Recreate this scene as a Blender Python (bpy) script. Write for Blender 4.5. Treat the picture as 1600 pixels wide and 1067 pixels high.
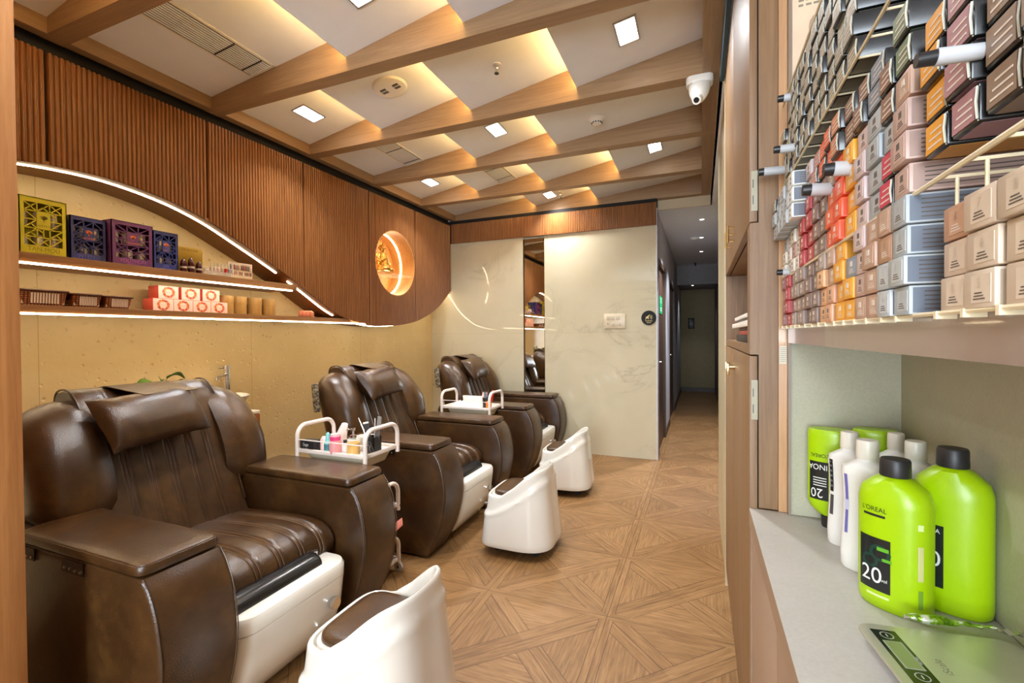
import bpy, bmesh, math, random
from mathutils import Vector, Matrix, Euler
for o in list(bpy.data.objects): bpy.data.objects.remove(o)
S = bpy.context.scene
COL = S.collection
PI = math.pi
# ------------------------------------------------------------------ camera
cd = bpy.data.cameras.new('camera'); cam = bpy.data.objects.new('camera', cd); COL.objects.link(cam)
S.camera = cam
YAW, PITCH, ROLL, FPX = 0.387242, -0.0131164, 0.0074966, 720.905
Rz = Matrix.Rotation(YAW, 3, 'Z'); Rx = Matrix.Rotation(PITCH, 3, 'X'); Ry = Matrix.Rotation(ROLL, 3, 'Y')
M = Rz @ Rx @ Ry
r, f, u = M.col[0], M.col[1], M.col[2]
R = Matrix((r, u, -f)).transposed()
cam.matrix_world = Matrix.Translation((0, 0, 1.3)) @ R.to_4x4()
cd.sensor_fit = 'HORIZONTAL'; cd.sensor_width = 36; cd.lens = FPX / 1600 * 36; cd.clip_start = .02
# ------------------------------------------------------------------ world, colour
w = bpy.data.worlds.new('world'); S.world = w; w.use_nodes = True
w.node_tree.nodes['Background'].inputs[0].default_value = (.9, .95, 1, 1)
w.node_tree.nodes['Background'].inputs[1].default_value = .15
S.view_settings.view_transform = 'Standard'; S.view_settings.look = 'None'
S.view_settings.gamma = 1; S.view_settings.use_curve_mapping = False
S.view_settings.exposure = 0.20
S.cycles.use_denoising = True
S.cycles.max_bounces = 8; S.cycles.diffuse_bounces = 4; S.cycles.glossy_bounces = 4
S.cycles.transmission_bounces = 6; S.cycles.caustics_reflective = False; S.cycles.caustics_refractive = False
S.cycles.sample_clamp_indirect = 6
# light levels
P_PANEL = 12; P_BACK = 20; E_LED = 24; E_COVE = 50; E_DIFF = 14
NEUTRAL = (.92, .96, 1); WARM = (1, .70, .36); AMBER = (1, .62, .22); COOL = (.80, .86, 1)

def area(name, loc, size, power, color, rot=(0, 0, 0), spread=PI, parent=None):
    l = bpy.data.lights.new(name, 'AREA'); l.shape = 'RECTANGLE'; l.size, l.size_y = size
    l.energy = power; l.color = color; l.spread = spread
    o = bpy.data.objects.new(name, l); COL.objects.link(o); o.location = loc; o.rotation_euler = rot
    if parent: o.parent = parent
    return o
# daylight and shop light of the front salon behind the camera
area('shopfront_light', (-.30, -2.7, 1.55), (1.25, 1.9), 170, (.78, .89, 1), (math.radians(108), 0, 0))

# ------------------------------------------------------------------ materials
def srgb(*c):
    return tuple(((v / 255 + .055) / 1.055) ** 2.4 if v > 10 else v / 255 / 12.92 for v in c) + (1,)
class NT:
    def __init__(s, name):
        s.m = bpy.data.materials.new(name); s.m.use_nodes = True; s.t = s.m.node_tree
        s.b = s.t.nodes['Principled BSDF']; s.n = s.t.nodes; s.l = s.t.links
    def node(s, ty, **k):
        n = s.n.new(ty)
        for a, v in k.items(): setattr(n, a, v)
        return n
    def co(s, kind='Object', scale=(1, 1, 1), rot=(0, 0, 0), loc=(0, 0, 0)):
        tc = s.node('ShaderNodeTexCoord'); mp = s.node('ShaderNodeMapping')
        mp.inputs['Scale'].default_value = scale; mp.inputs['Rotation'].default_value = rot; mp.inputs['Location'].default_value = loc
        if kind == 'World':
            g = s.node('ShaderNodeNewGeometry'); s.l.new(g.outputs['Position'], mp.inputs[0])
        else: s.l.new(tc.outputs[kind], mp.inputs[0])
        return mp.outputs[0]
    def noise(s, vec, scale=5, detail=4, rough=.55, dist=0):
        n = s.node('ShaderNodeTexNoise'); n.inputs['Scale'].default_value = scale; n.inputs['Detail'].default_value = detail
        n.inputs['Roughness'].default_value = rough; n.inputs['Distortion'].default_value = dist
        s.l.new(vec, n.inputs['Vector']); return n.outputs['Fac']
    def ramp(s, fac, stops):
        n = s.node('ShaderNodeValToRGB'); e = n.color_ramp.elements
        e[0].position, e[0].color = stops[0]; e[1].position, e[1].color = stops[-1]
        for p, c in stops[1:-1]:
            x = e.new(p); x.color = c
        s.l.new(fac, n.inputs[0]); return n.outputs[0]
    def math(s, op, a, b=None, c=None):
        n = s.node('ShaderNodeMath', operation=op)
        for i, v in enumerate((a, b, c)):
            if v is None: continue
            if isinstance(v, (int, float)): n.inputs[i].default_value = v
            else: s.l.new(v, n.inputs[i])
        return n.outputs[0]
    def mix(s, fac, a, b, bt='MIX'):
        n = s.node('ShaderNodeMix', data_type='RGBA', blend_type=bt)
        for i, v in ((0, fac), (6, a), (7, b)):
            if isinstance(v, (int, float)): n.inputs[i].default_value = v
            elif isinstance(v, tuple): n.inputs[i].default_value = v
            else: s.l.new(v, n.inputs[i])
        return n.outputs[2]
    def bump(s, h, strength=.2, dist=.01):
        n = s.node('ShaderNodeBump'); n.inputs['Strength'].default_value = strength; n.inputs['Distance'].default_value = dist
        s.l.new(h, n.inputs['Height']); s.l.new(n.outputs[0], s.b.inputs['Normal'])
    def col(s, c): 
        if isinstance(c, tuple): s.b.inputs['Base Color'].default_value = c
        else: s.l.new(c, s.b.inputs['Base Color'])
        return s
    def set(s, **k):
        for a, v in k.items(): s.b.inputs[a.replace('_', ' ')].default_value = v
        return s
MATS = {}
def plain(name, c, rough=.5, metal=0, coat=0, var=.06, bump=0):
    """simple procedural material: one colour with a faint mottling"""
    if name in MATS: return MATS[name]
    n = NT(name); v = n.co('Object', (1, 1, 1)); f = n.noise(v, 14, 3)
    c = c if len(c) == 4 else c + (1,)
    lo = tuple(x * (1 - var) for x in c[:3]) + (1,); hi = tuple(min(1, x * (1 + var)) for x in c[:3]) + (1,)
    n.col(n.ramp(f, [(.3, lo), (.7, hi)])); n.set(Roughness=rough, Metallic=metal)
    if coat: n.set(Coat_Weight=coat)
    if bump: n.bump(n.noise(n.co('Object'), 180, 2), bump, .002)
    MATS[name] = n.m; return n.m
def wood(name, c1, c2, scale=(1, 1, 1), rough=.42, axis='Z', coat=0, amt=1):
    n = NT(name)
    k = {'Z': (28, 28, 1.3), 'X': (1.3, 28, 28), 'Y': (28, 1.3, 28)}[axis]
    v = n.co('World', k)
    f = n.noise(v, 2.2, 6, .62, .6); g = n.noise(n.co('World', tuple(q * 3.2 for q in k)), 3, 3, .5)
    ff = n.math('ADD', n.math('MULTIPLY', f, .75), n.math('MULTIPLY', g, .25))
    n.col(n.ramp(ff, [(.32, c1), (.66, c2)])); n.set(Roughness=rough)
    if coat: n.set(Coat_Weight=coat, Coat_Roughness=.12)
    n.bump(ff, .12, .002); MATS[name] = n.m; return n.m
def emit(name, c, strength):
    n = NT(name); n.col(c + (1,) if len(c) == 3 else c)
    n.b.inputs['Emission Color'].default_value = c + (1,); n.b.inputs['Emission Strength'].default_value = strength
    MATS[name] = n.m; return n.m

W_FLUTE = wood('fluted_walnut', srgb(106, 64, 30), srgb(148, 96, 50), rough=.36)
W_BEAM_X = wood('oak_beam', srgb(138, 108, 76), srgb(164, 132, 96), axis='X', rough=.5)
W_BEAM_Y = wood('oak_trim', srgb(136, 106, 74), srgb(160, 128, 92), axis='Y', rough=.5)
W_SHELF = wood('walnut_shelf', srgb(122, 82, 44), srgb(148, 103, 60), axis='Y', rough=.45)
W_CAB = wood('walnut_laminate', srgb(118, 86, 54), srgb(144, 110, 74), rough=.48)
W_POST = wood('walnut_post', srgb(150, 98, 52), srgb(178, 124, 72), rough=.45)
W_DARK = wood('dark_brown_door', srgb(58, 40, 28), srgb(76, 54, 40), rough=.4)
W_GLOSS = wood('orange_varnish', srgb(176, 132, 92), srgb(200, 156, 112), rough=.25, coat=.4)
W_VAN = wood('vanity_walnut', srgb(120, 66, 32), srgb(142, 84, 44), rough=.4)
WHITE_CEIL = plain('ceiling_paint', srgb(234, 237, 243), .8, var=.012)
WHITE_PAINT = plain('white_wall_paint', srgb(196, 194, 198), .8, var=.02)
CREAM_PAINT = plain('cream_paint', srgb(196, 180, 150), .8, var=.02)
BLACKGAP = plain('black_recess', (.004, .003, .003), .8)
CHROME = plain('chrome', (.75, .75, .76), .12, 1, var=.02)
STEEL = plain('brushed_steel', (.62, .60, .55), .28, 1, var=.04)
BRASS = plain('brass', (.78, .60, .32), .2, 1, var=.03)
ALU = plain('aluminium', (.6, .6, .6), .35, 1)
WHITE_PL = plain('white_plastic', srgb(232, 228, 220), .3, var=.01)
WHITE_GLOSS = plain('white_acrylic', srgb(226, 221, 210), .13, coat=.5, var=.01)
WHITE_METAL = plain('white_powder_coat', srgb(226, 214, 204), .35, var=.01)
BLACK_PL = plain('black_plastic', (.012, .012, .013), .35)
BLACK_GLOSS = plain('black_gloss_pad', (.010, .010, .010), .2)
RUBBER = plain('black_rubber', (.01, .01, .01), .7)
RECESS = plain('bin_beige', srgb(196, 184, 158), .5)
LED = emit('led_strip_glow', (1, .80, .52), E_LED)
COVE = emit('cove_led_glow', AMBER, E_COVE)
def clearpane(name, c, a=.18, rough=.02):
    n = NT(name); n.col(c + (1,)); n.set(Roughness=rough, Alpha=a); n.b.inputs['Specular IOR Level'].default_value = .8; return n.m
DIFF = emit('ceiling_light_diffuser', (1, .97, .92), E_DIFF)

def leather():
    n = NT('brown_leather'); v = n.co('Object')
    f = n.noise(v, 5, 5, .6, .4); g = n.noise(v, 23, 4, .6)
    h = n.math('ADD', n.math('MULTIPLY', f, .7), n.math('MULTIPLY', g, .3))
    n.col(n.ramp(h, [(.30, srgb(44, 27, 12)), (.52, srgb(64, 41, 19)), (.74, srgb(94, 64, 28))]))
    n.set(Roughness=.29); n.b.inputs['Specular IOR Level'].default_value = .55
    vo = n.node('ShaderNodeTexVoronoi'); vo.inputs['Scale'].default_value = 260; n.l.new(n.co('Object'), vo.inputs['Vector'])
    k = n.math('ADD', n.math('MULTIPLY', vo.outputs['Distance'], .25), n.math('MULTIPLY', n.noise(v, 9, 3), 1.0))
    n.bump(k, .16, .012)
    return n.m
LEATHER = leather()
STITCH = plain('tan_stitching', srgb(128, 98, 66), .6)

def marble(name='marble', base=(206, 196, 168), vein=(140, 132, 112), rough=.04):
    n = NT(name); v = n.co('World', (1, 1, 1))
    d = n.noise(v, 1.6, 6, .6); 
    a = n.noise(v, 1.15, 9, .58, 1.3)
    t = n.math('ABSOLUTE', n.math('SUBTRACT', a, .5))
    ve = n.ramp(t, [(0, (1, 1, 1, 1)), (.012, (.35, .35, .35, 1)), (.045, (0, 0, 0, 1))])
    mask = n.ramp(n.noise(v, .9, 2), [(.42, (0, 0, 0, 1)), (.62, (1, 1, 1, 1))])
    ve = n.math('MULTIPLY', n.math('MULTIPLY', ve, mask), .55)
    b = n.ramp(d, [(.3, srgb(*[x - 10 for x in base])), (.7, srgb(*base))])
    c = n.mix(ve, b, srgb(*vein))
    # fine joint between the two courses of slabs
    g = n.node('ShaderNodeSeparateXYZ'); n.l.new(n.co('World'), g.inputs[0])
    j = n.math('LESS_THAN', n.math('ABSOLUTE', n.math('SUBTRACT', g.outputs[2], 1.325)), .0014)
    c = n.mix(n.math('MULTIPLY', j, .5), c, srgb(160, 145, 115))
    n.col(c); n.set(Roughness=rough); n.b.inputs['Specular IOR Level'].default_value = .5
    return n.m
MARBLE = marble()

def stucco():
    n = NT('embossed_beige_wallpaper'); v = n.co('World')
    f = n.noise(v, 3, 4)
    c = n.ramp(f, [(.3, srgb(210, 186, 136)), (.7, srgb(222, 200, 152))])
    g = n.node('ShaderNodeSeparateXYZ'); n.l.new(v, g.inputs[0])
    fr = n.math('FRACT', n.math('DIVIDE', n.math('ADD', g.outputs[1], .54), 1.2))
    j = n.math('LESS_THAN', n.math('ABSOLUTE', n.math('SUBTRACT', fr, .5)), .0012)
    n.col(n.mix(n.math('MULTIPLY', j, .5), c, srgb(120, 95, 60)))
    vo = n.node('ShaderNodeTexVoronoi', feature='F1'); vo.inputs['Scale'].default_value = 24
    n.l.new(v, vo.inputs['Vector'])
    w2 = n.node('ShaderNodeTexWave'); w2.inputs['Scale'].default_value = 14; w2.inputs['Distortion'].default_value = 14
    n.l.new(v, w2.inputs['Vector'])
    m = n.ramp(vo.outputs['Distance'], [(.06, (1, 1, 1, 1)), (.26, (0, 0, 0, 1))])
    h = n.math('MULTIPLY', m, w2.outputs['Fac'])
    n.bump(n.math('ADD', n.math('SUBTRACT', 1, h), n.math('MULTIPLY', n.noise(v, 30, 3), .3)), .8, .006); n.set(Roughness=.42)
    return n.m
STUCCO = stucco()

def floor_mat():
    n = NT('parquet_star_tiles'); T = .603
    g = n.node('ShaderNodeSeparateXYZ'); n.l.new(n.co('World'), g.inputs[0])
    X0, Y0 = -.40, 2.118
    def cell(o, off):
        s = n.math('DIVIDE', n.math('SUBTRACT', o, off), T)
        return n.math('MULTIPLY', n.math('SUBTRACT', n.math('SUBTRACT', s, n.math('FLOOR', s)), .5), T), n.math('FLOOR', s)
    uu, iu = cell(g.outputs[0], X0); vv, iv = cell(g.outputs[1], Y0)
    A = lambda x: n.math('ABSOLUTE', x)
    au, av = A(uu), A(vv)
    d1 = n.math('MULTIPLY', n.math('SUBTRACT', uu, vv), .7071); d2 = n.math('MULTIPLY', n.math('ADD', uu, vv), .7071)
    a1, a2 = A(d1), A(d2)
    EB, DB = T / 2 - .031, .056
    mx = n.math('MAXIMUM', au, av)
    def near(x, t, wd=.0014): return n.math('LESS_THAN', A(n.math('SUBTRACT', x, t)), wd)
    edge = n.math('GREATER_THAN', mx, EB)
    inner = n.math('SUBTRACT', 1, edge)
    b1 = n.math('LESS_THAN', a1, DB); b2 = n.math('LESS_THAN', a2, DB)
    nb1 = n.math('SUBTRACT', 1, b1)
    L = [near(mx, T / 2, .0014), n.math('MULTIPLY', near(au, EB), n.math('LESS_THAN', av, EB)),
         n.math('MULTIPLY', near(a1, 0), inner), n.math('MULTIPLY', near(a1, DB), inner),
         n.math('MULTIPLY', n.math('MULTIPLY', near(a2, 0), nb1), inner), n.math('MULTIPLY', n.math('MULTIPLY', near(a2, DB), nb1), inner)]
    line = L[0]
    for q in L[1:]: line = n.math('MAXIMUM', line, q)
    # grain in four directions
    def grain(rot):
        r = n.co('World', (1, 1, 1), (0, 0, rot)); mp = n.node('ShaderNodeMapping'); mp.inputs['Scale'].default_value = (3, 42, 1)
        n.l.new(r, mp.inputs[0]); return n.noise(mp.outputs[0], 2.2, 5, .65, .5)
    gx, gy, g1, g2 = grain(0), grain(PI / 2), grain(-PI / 4), grain(PI / 4)
    def sel(m, a, b):
        mm = n.node('ShaderNodeMix', data_type='FLOAT'); n.l.new(m, mm.inputs[0]); n.l.new(a, mm.inputs[2]); n.l.new(b, mm.inputs[3]); return mm.outputs[0]
    side = n.math('GREATER_THAN', au, av)
    tri = sel(side, gx, gy)                # grain of the triangles
    rim = sel(side, gx, gy)
    q = sel(b2, tri, g2); q = sel(b1, q, g1); q = sel(edge, q, rim)
    # tone per region
    reg = n.math('ADD', n.math('MULTIPLY', n.math('GREATER_THAN', d1, 0), .37), n.math('MULTIPLY', n.math('GREATER_THAN', d2, 0), .61))
    reg = n.math('ADD', reg, n.math('ADD', n.math('MULTIPLY', b1, .23), n.math('MULTIPLY', edge, .43)))
    reg = n.math('ADD', reg, n.math('ADD', n.math('MULTIPLY', iu, .317), n.math('MULTIPLY', iv, .713)))
    wn = n.node('ShaderNodeTexWhiteNoise', noise_dimensions='1D'); n.l.new(reg, wn.inputs['W'])
    tone = n.math('MULTIPLY', n.math('SUBTRACT', wn.outputs['Value'], .5), .16)
    c = n.ramp(n.math('ADD', q, tone), [(.28, srgb(104, 74, 42)), (.5, srgb(130, 95, 57)), (.74, srgb(154, 117, 76))])
    c = n.mix(n.math('MULTIPLY', line, .92), c, srgb(74, 46, 22))
    n.col(c); n.set(Roughness=.42); n.b.inputs['Specular IOR Level'].default_value = .35
    n.bump(n.math('SUBTRACT', q, line), .12, .002)
    return n.m
FLOOR = floor_mat()

def counter_mat(name, a, b, rough=.45):
    n = NT(name); v = n.co('World')
    f = n.math('ADD', n.math('MULTIPLY', n.noise(v, 2.4, 6, .6), .7), n.math('MULTIPLY', n.noise(v, 160, 3), .3))
    n.col(n.ramp(f, [(.35, srgb(*a)), (.65, srgb(*b))])); n.set(Roughness=rough); return n.m
COUNTER = counter_mat('grey_stone_laminate', (172, 168, 160), (192, 188, 180))
NICHE = counter_mat('grey_niche_panel', (164, 160, 136), (184, 180, 156), .5)
TAUPE = counter_mat('taupe_laminate', (150, 124, 104), (160, 134, 112), .42)
def glass_mat(name, c=(1, 1, 1), rough=.02, alpha=None):
    n = NT(name); n.col(c + (1,)); n.set(Roughness=rough, IOR=1.45); n.b.inputs['Transmission Weight'].default_value = 1
    return n.m
GLASS = clearpane('clear_glass', (.80, .92, .84))
AMBERL = glass_mat('amber_liquid', (1, .52, .02))

# ------------------------------------------------------------------ mesh helpers
class MB:
    def __init__(s): s.v = []; s.f = []; s.mi = []; s.sm = []
    def add(s, vs, fs, m=0, smooth=False):
        o = len(s.v); s.v += [tuple(x) for x in vs]
        for q in fs: s.f.append(tuple(i + o for i in q)); s.mi.append(m); s.sm.append(smooth)
        return s
    def box(s, x0, x1, y0, y1, z0, z1, bev=0, m=0, rot=None):
        bm = bmesh.new(); bmesh.ops.create_cube(bm, size=1)
        for v in bm.verts: v.co = Vector(((x0 + x1) / 2 + v.co.x * (x1 - x0), (y0 + y1) / 2 + v.co.y * (y1 - y0), (z0 + z1) / 2 + v.co.z * (z1 - z0)))
        if bev: bmesh.ops.bevel(bm, geom=list(bm.edges), offset=bev, segments=2 if bev < .006 else 3, profile=.5, affect='EDGES')
        if rot: 
            c = Vector(((x0 + x1) / 2, (y0 + y1) / 2, (z0 + z1) / 2)); rm = Euler(rot).to_matrix()
            for v in bm.verts: v.co = rm @ (v.co - c) + c
        bm.normal_update(); bm.verts.index_update()
        s.add([v.co for v in bm.verts], [[v.index for v in fc.verts] for fc in bm.faces], m, bool(bev)); bm.free(); return s
    def prism(s, poly, axis, a, b, m=0, smooth=False):
        """poly: 2-D points; axis 'x': (y,z), 'y': (x,z), 'z': (x,y)"""
        def P(p, t): return {'x': (t, p[0], p[1]), 'y': (p[0], t, p[1]), 'z': (p[0], p[1], t)}[axis]
        n = len(poly); vs = [P(p, a) for p in poly] + [P(p, b) for p in poly]
        fs = [(i, (i + 1) % n, (i + 1) % n + n, i + n) for i in range(n)]
        s.add(vs, fs, m, smooth); s.add([P(p, a) for p in poly], [tuple(range(n))[::-1]], m); s.add([P(p, b) for p in poly], [tuple(range(n))], m); return s
    def loft(s, rings, m=0, cap=(True, True), closed=True, smooth=True):
        n = len(rings[0]); vs = [p for r_ in rings for p in r_]; fs = []
        for k in range(len(rings) - 1):
            for i in range(n if closed else n - 1):
                j = (i + 1) % n; fs.append((k * n + i, k * n + j, (k + 1) * n + j, (k + 1) * n + i))
        if cap[0]: fs.append(tuple(range(n))[::-1])
        if cap[1]: fs.append(tuple((len(rings) - 1) * n + i for i in range(n)))
        return s.add(vs, fs, m, smooth)
    def lathe(s, prof, cx=0, cy=0, seg=24, m=0, sx=1, sy=1, rot=0):
        rings = []
        for r_, z in prof:
            rg = []
            for i in range(seg):
                a = 2 * PI * i / seg; x, y = r_ * sx * math.cos(a), r_ * sy * math.sin(a)
                rg.append((cx + x * math.cos(rot) - y * math.sin(rot), cy + x * math.sin(rot) + y * math.cos(rot), z))
            rings.append(rg)
        return s.loft(rings, m)
    def tube(s, pts, rad, seg=8, m=0, cap=True):
        pts = [Vector(p) for p in pts]; rings = []
        up = None
        for i, p in enumerate(pts):
            t = (pts[min(i + 1, len(pts) - 1)] - pts[max(i - 1, 0)]).normalized()
            if up is None: up = Vector((0, 0, 1)) if abs(t.z) < .9 else Vector((1, 0, 0))
            a = t.cross(up).normalized(); b = a.cross(t).normalized(); up = b
            rr = rad[i] if isinstance(rad, (list, tuple)) else rad
            rings.append([p + (a * math.cos(2 * PI * k / seg) + b * math.sin(2 * PI * k / seg)) * rr for k in range(seg)])
        return s.loft(rings, m, (cap, cap))
    def build(s, name, mats, parent=None, loc=(0, 0, 0), rot=(0, 0, 0), sub=0, label=None, kind=None, off=None):
        me = bpy.data.meshes.new(name)
        vs = s.v if off is None else [(v[0] - off[0], v[1] - off[1], v[2] - off[2]) for v in s.v]
        me.from_pydata(vs, [], s.f); 
        if not isinstance(mats, (list, tuple)): mats = [mats]
        for q in mats: me.materials.append(q)
        for p, mi, sm in zip(me.polygons, s.mi, s.sm): p.material_index = mi; p.use_smooth = sm
        bm = bmesh.new(); bm.from_mesh(me); bmesh.ops.recalc_face_normals(bm, faces=bm.faces); bm.to_mesh(me); bm.free()
        try: me.set_sharp_from_angle(angle=math.radians(42))
        except Exception: pass
        o = bpy.data.objects.new(name, me); COL.objects.link(o); o.location = loc; o.rotation_euler = rot
        if parent: o.parent = parent
        if sub:
            md = o.modifiers.new('s', 'SUBSURF'); md.levels = sub; md.render_levels = sub
        if label: o['label'] = label
        if kind: o['kind'] = kind
        return o
def thing(name, label, cat, loc=(0, 0, 0), rotz=0, group=None):
    o = bpy.data.objects.new(name, None); COL.objects.link(o); o.location = loc; o.rotation_euler = (0, 0, rotz)
    o.empty_display_size = .05
    return tag(o, label, cat, group)
def tag(o, label, cat, group=None):
    o['label'] = label; o['category'] = cat
    if group: o['group'] = group
    return o
def struct(o): o['kind'] = 'structure'; return o
def dup(root, loc, rotz=None, label=None, group=None):
    r_ = root.copy(); COL.objects.link(r_); r_.location = loc
    if rotz is not None: r_.rotation_euler = (0, 0, rotz)
    if label: r_['label'] = label
    if group: r_['group'] = group
    for ch in list(root.children):
        c = ch.copy(); COL.objects.link(c); c.parent = r_
        for g in list(ch.children):
            d = g.copy(); COL.objects.link(d); d.parent = c
    return r_
def text_mesh(body, size, align='CENTER', extrude=0):
    cu = bpy.data.curves.new('t', 'FONT'); cu.body = body; cu.size = size; cu.align_x = align; cu.align_y = 'CENTER'; cu.extrude = extrude
    o = bpy.data.objects.new('t', cu); COL.objects.link(o)
    dg = bpy.context.evaluated_depsgraph_get(); me = bpy.data.meshes.new_from_object(o.evaluated_get(dg))
    vs = [tuple(v.co) for v in me.vertices]; fs = [tuple(p.vertices) for p in me.polygons]
    bpy.data.objects.remove(o); bpy.data.curves.remove(cu); bpy.data.meshes.remove(me)
    return vs, fs
def put_text(mb, body, size, fn, m=0):
    vs, fs = text_mesh(body, size); mb.add([fn(v[0], v[1]) for v in vs], fs, m); return mb
def smooth_pts(pts, y):
    """monotone-ish Catmull-Rom value through (y,z) points"""
    n = len(pts)
    for i in range(n - 1):
        if pts[i][0] <= y <= pts[i + 1][0]: break
    else: return pts[0][1] if y < pts[0][0] else pts[-1][1]
    p1, p2 = pts[i], pts[i + 1]; p0 = pts[max(i - 1, 0)]; p3 = pts[min(i + 2, n - 1)]
    h = p2[0] - p1[0]; t = (y - p1[0]) / h
    m1 = (p2[1] - p0[1]) / (p2[0] - p0[0]) * h; m2 = (p3[1] - p1[1]) / (p3[0] - p1[0]) * h
    return (2*t**3-3*t*t+1)*p1[1] + (t**3-2*t*t+t)*m1 + (-2*t**3+3*t*t)*p2[1] + (t**3-t*t)*m2
def rrect(x0, x1, y0, y1, r_, n=5):
    pts = []
    for cx, cy, a0 in ((x1 - r_, y1 - r_, 0), (x0 + r_, y1 - r_, 90), (x0 + r_, y0 + r_, 180), (x1 - r_, y0 + r_, 270)):
        for k in range(n + 1):
            a = math.radians(a0 + 90 * k / n); pts.append((cx + r_ * math.cos(a), cy + r_ * math.sin(a)))
    return pts
# ================================================================== the setting
XP = -2.83      # front of the fluted panels
XW = -3.11      # tiled back wall of the shelf recess
YE = 4.97       # marble end wall
ZC = 2.70       # underside of the ceiling beams
struct(MB().box(-3.3, .6, -3.2, 11.4, -.1, 0).build('floor', FLOOR))
struct(MB().box(-3.25, XW, -3.2, 5.2, 0, 3.0).build('wall_left', STUCCO))
struct(MB().box(XW, -1.881, YE, YE + .12, 0, 2.425).box(-1.625, -.41, YE, YE + .12, 0, 2.425).box(-1.881, -1.625, YE + .03, YE + .12, 0, 2.425).build('wall_back', MARBLE))
struct(MB().box(XW, -.41, YE + .004, YE + .12, 2.425, 2.70).build('wall_back_upper', BLACKGAP))
# white metal corner edge of the marble wall
struct(MB().box(-.418, -.406, YE - .004, YE + .004, 0, 2.6).build('trim_1', plain('edge_trim_white', srgb(200, 198, 205), .4)))
# mirror strip let into the marble
mir = thing('wall_mirror', 'tall narrow mirror strip set between the marble slabs of the end wall', 'mirror', (-1.753, YE + .02, 0))
MIRROR = plain('mirror_glass', (.86, .86, .84), .015, 1, var=0)
MB().box(-.116, .116, -.004, .01, .02, 2.36).build('mirror_glass', MIRROR, mir)
BRONZE = plain('bronze_bevel', (.45, .34, .22), .15, 1)
for s_ in (-1, 1):
    MB().prism([(s_ * .116, -.004), (s_ * .128, -.022), (s_ * .128, .01), (s_ * .116, .01)], 'z', 0, 2.4).build('bevelled_edge', BRONZE, mir)
MB().box(-.116, .116, -.014, .01, 2.36, 2.40).build('top_rail', BRONZE, mir)
# ---------------------------------------------------------------- fluted band above the marble
def flutes(mb, ys, x_fn, z_fn, P):
    pass
def fluted_strip(y0, y1, pitch, depth, n=6):
    """sample positions and heights of rounded ribs between y0 and y1"""
    k = max(1, round((y1 - y0) / pitch)); p = (y1 - y0) / k; out = []
    for i in range(k):
        for j in range(n):
            t = j / n
            h = depth * (max(0, math.sin(PI * min(1, t / .8))) ** .6 if t < .8 else 0)
            out.append((y0 + (i + t) * p, h))
    out.append((y1, 0)); return out
b_ = MB(); prof = fluted_strip(XP + .02, -.412, .0195, .006)
vs = []
for x, h in prof: vs += [(x, YE - .018 - h, 2.425), (x, YE - .018 - h, 2.655)]
b_.add(vs, [(2*i, 2*i+2, 2*i+3, 2*i+1) for i in range(len(prof) - 1)], 0, False)
b_.box(XP + .02, -.412, YE - .0175, YE + .003, 2.422, 2.656)
tag(b_.build('fluted_band', W_FLUTE), 'dark fluted wooden band running along the top of the marble end wall', 'wall panel')
# ---------------------------------------------------------------- ceiling
H_LOW, H_HIGH = 2.775, 2.895
BY = [.41, 1.175, 1.945, 2.712, 3.465, 4.245, 4.99]       # near faces of the beams
BW = .085
rowcuts = {0: [-2.77, -2.10, -1.385, -.68, .015], 1: [-2.77, -1.73, -1.03, .015]}
def panel_z(row, x):
    c = rowcuts[row % 2]
    for a, b in zip(c, c[1:]):
        if a <= x <= b:
            return H_LOW + (H_HIGH - H_LOW) * (x - a) / (b - a)
    return H_LOW
ceil = MB()
rows = [(BY[i] + BW, BY[i + 1], i) for i in range(6)]     # row 0 even .. row 5 odd
covel = []
for y0, y1, k in rows:
    c = rowcuts[k % 2]
    for a, b in zip(c, c[1:]):
        ceil.prism([(a, H_LOW), (b, H_HIGH), (b, H_HIGH + .012), (a, H_LOW + .012)], 'y', y0, y1)
        if b < 0:
            ceil.box(b, b + .01, y0, y1, H_LOW, H_HIGH + .05)
            covel.append((b, y0, y1))
ceil.box(-3.11, .10, -3.2, YE + .12, 2.98, 3.05)                       # slab over the tray
ceil.box(.10, .6, -3.2, 11.4, 2.60, 2.68).box(-3.3, .10, YE + .12, 11.4, 2.60, 2.68)   # lower ceiling at right and in the corridor
ceil.box(-3.11, .10, -3.2, .41, 2.74, 2.76)                            # flat part nearer the shopfront
ceil.box(.10, .11, -3.2, YE + .12, 2.6, 3.0)
cobj = struct(ceil.build('ceiling', WHITE_CEIL))
struct(MB().box(-.41, .11, YE + .105, YE + .12, 2.60, 2.70).build('trim_2', CREAM_PAINT))
for b, y0, y1 in covel:
    MB().box(b - .007, b - .001, y0 + .01, y1 - .01, H_LOW + .022, H_LOW + .032).build('cove_light_strip', COVE, cobj)
tn = 3
for y in BY:
    struct(MB().box(-2.83, .10, y, y + BW, ZC, 2.98).build('trim_%d' % tn, W_BEAM_X)); tn += 1
struct(MB().box(-2.828, -2.77, -3.2, 5.074, ZC + .0005, 2.98).build('trim_%d' % tn, W_BEAM_Y)); tn += 1
struct(MB().box(.015, .0995, -3.2, 5.0745, ZC + .0005, 2.98).build('trim_%d' % tn, W_BEAM_Y)); tn += 1
struct(MB().box(-3.11, -2.86, -3.2, YE, 2.66, 2.98).build('trim_%d' % tn, BLACKGAP)); tn += 1
struct(MB().box(-.42, .0995, 5.0745, 5.09, 2.69, 2.98).build('trim_%d' % tn, CREAM_PAINT)); tn += 1
# teal channel and pale edge beside the right ceiling trim
tag(MB().box(.098, .116, .6, 2.6, 2.585, 2.70).build('curtain_track', plain('teal_paint', srgb(28, 62, 78), .5)), 'dark teal channel at the top of the right cabinets beside the ceiling trim', 'track')
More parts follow.
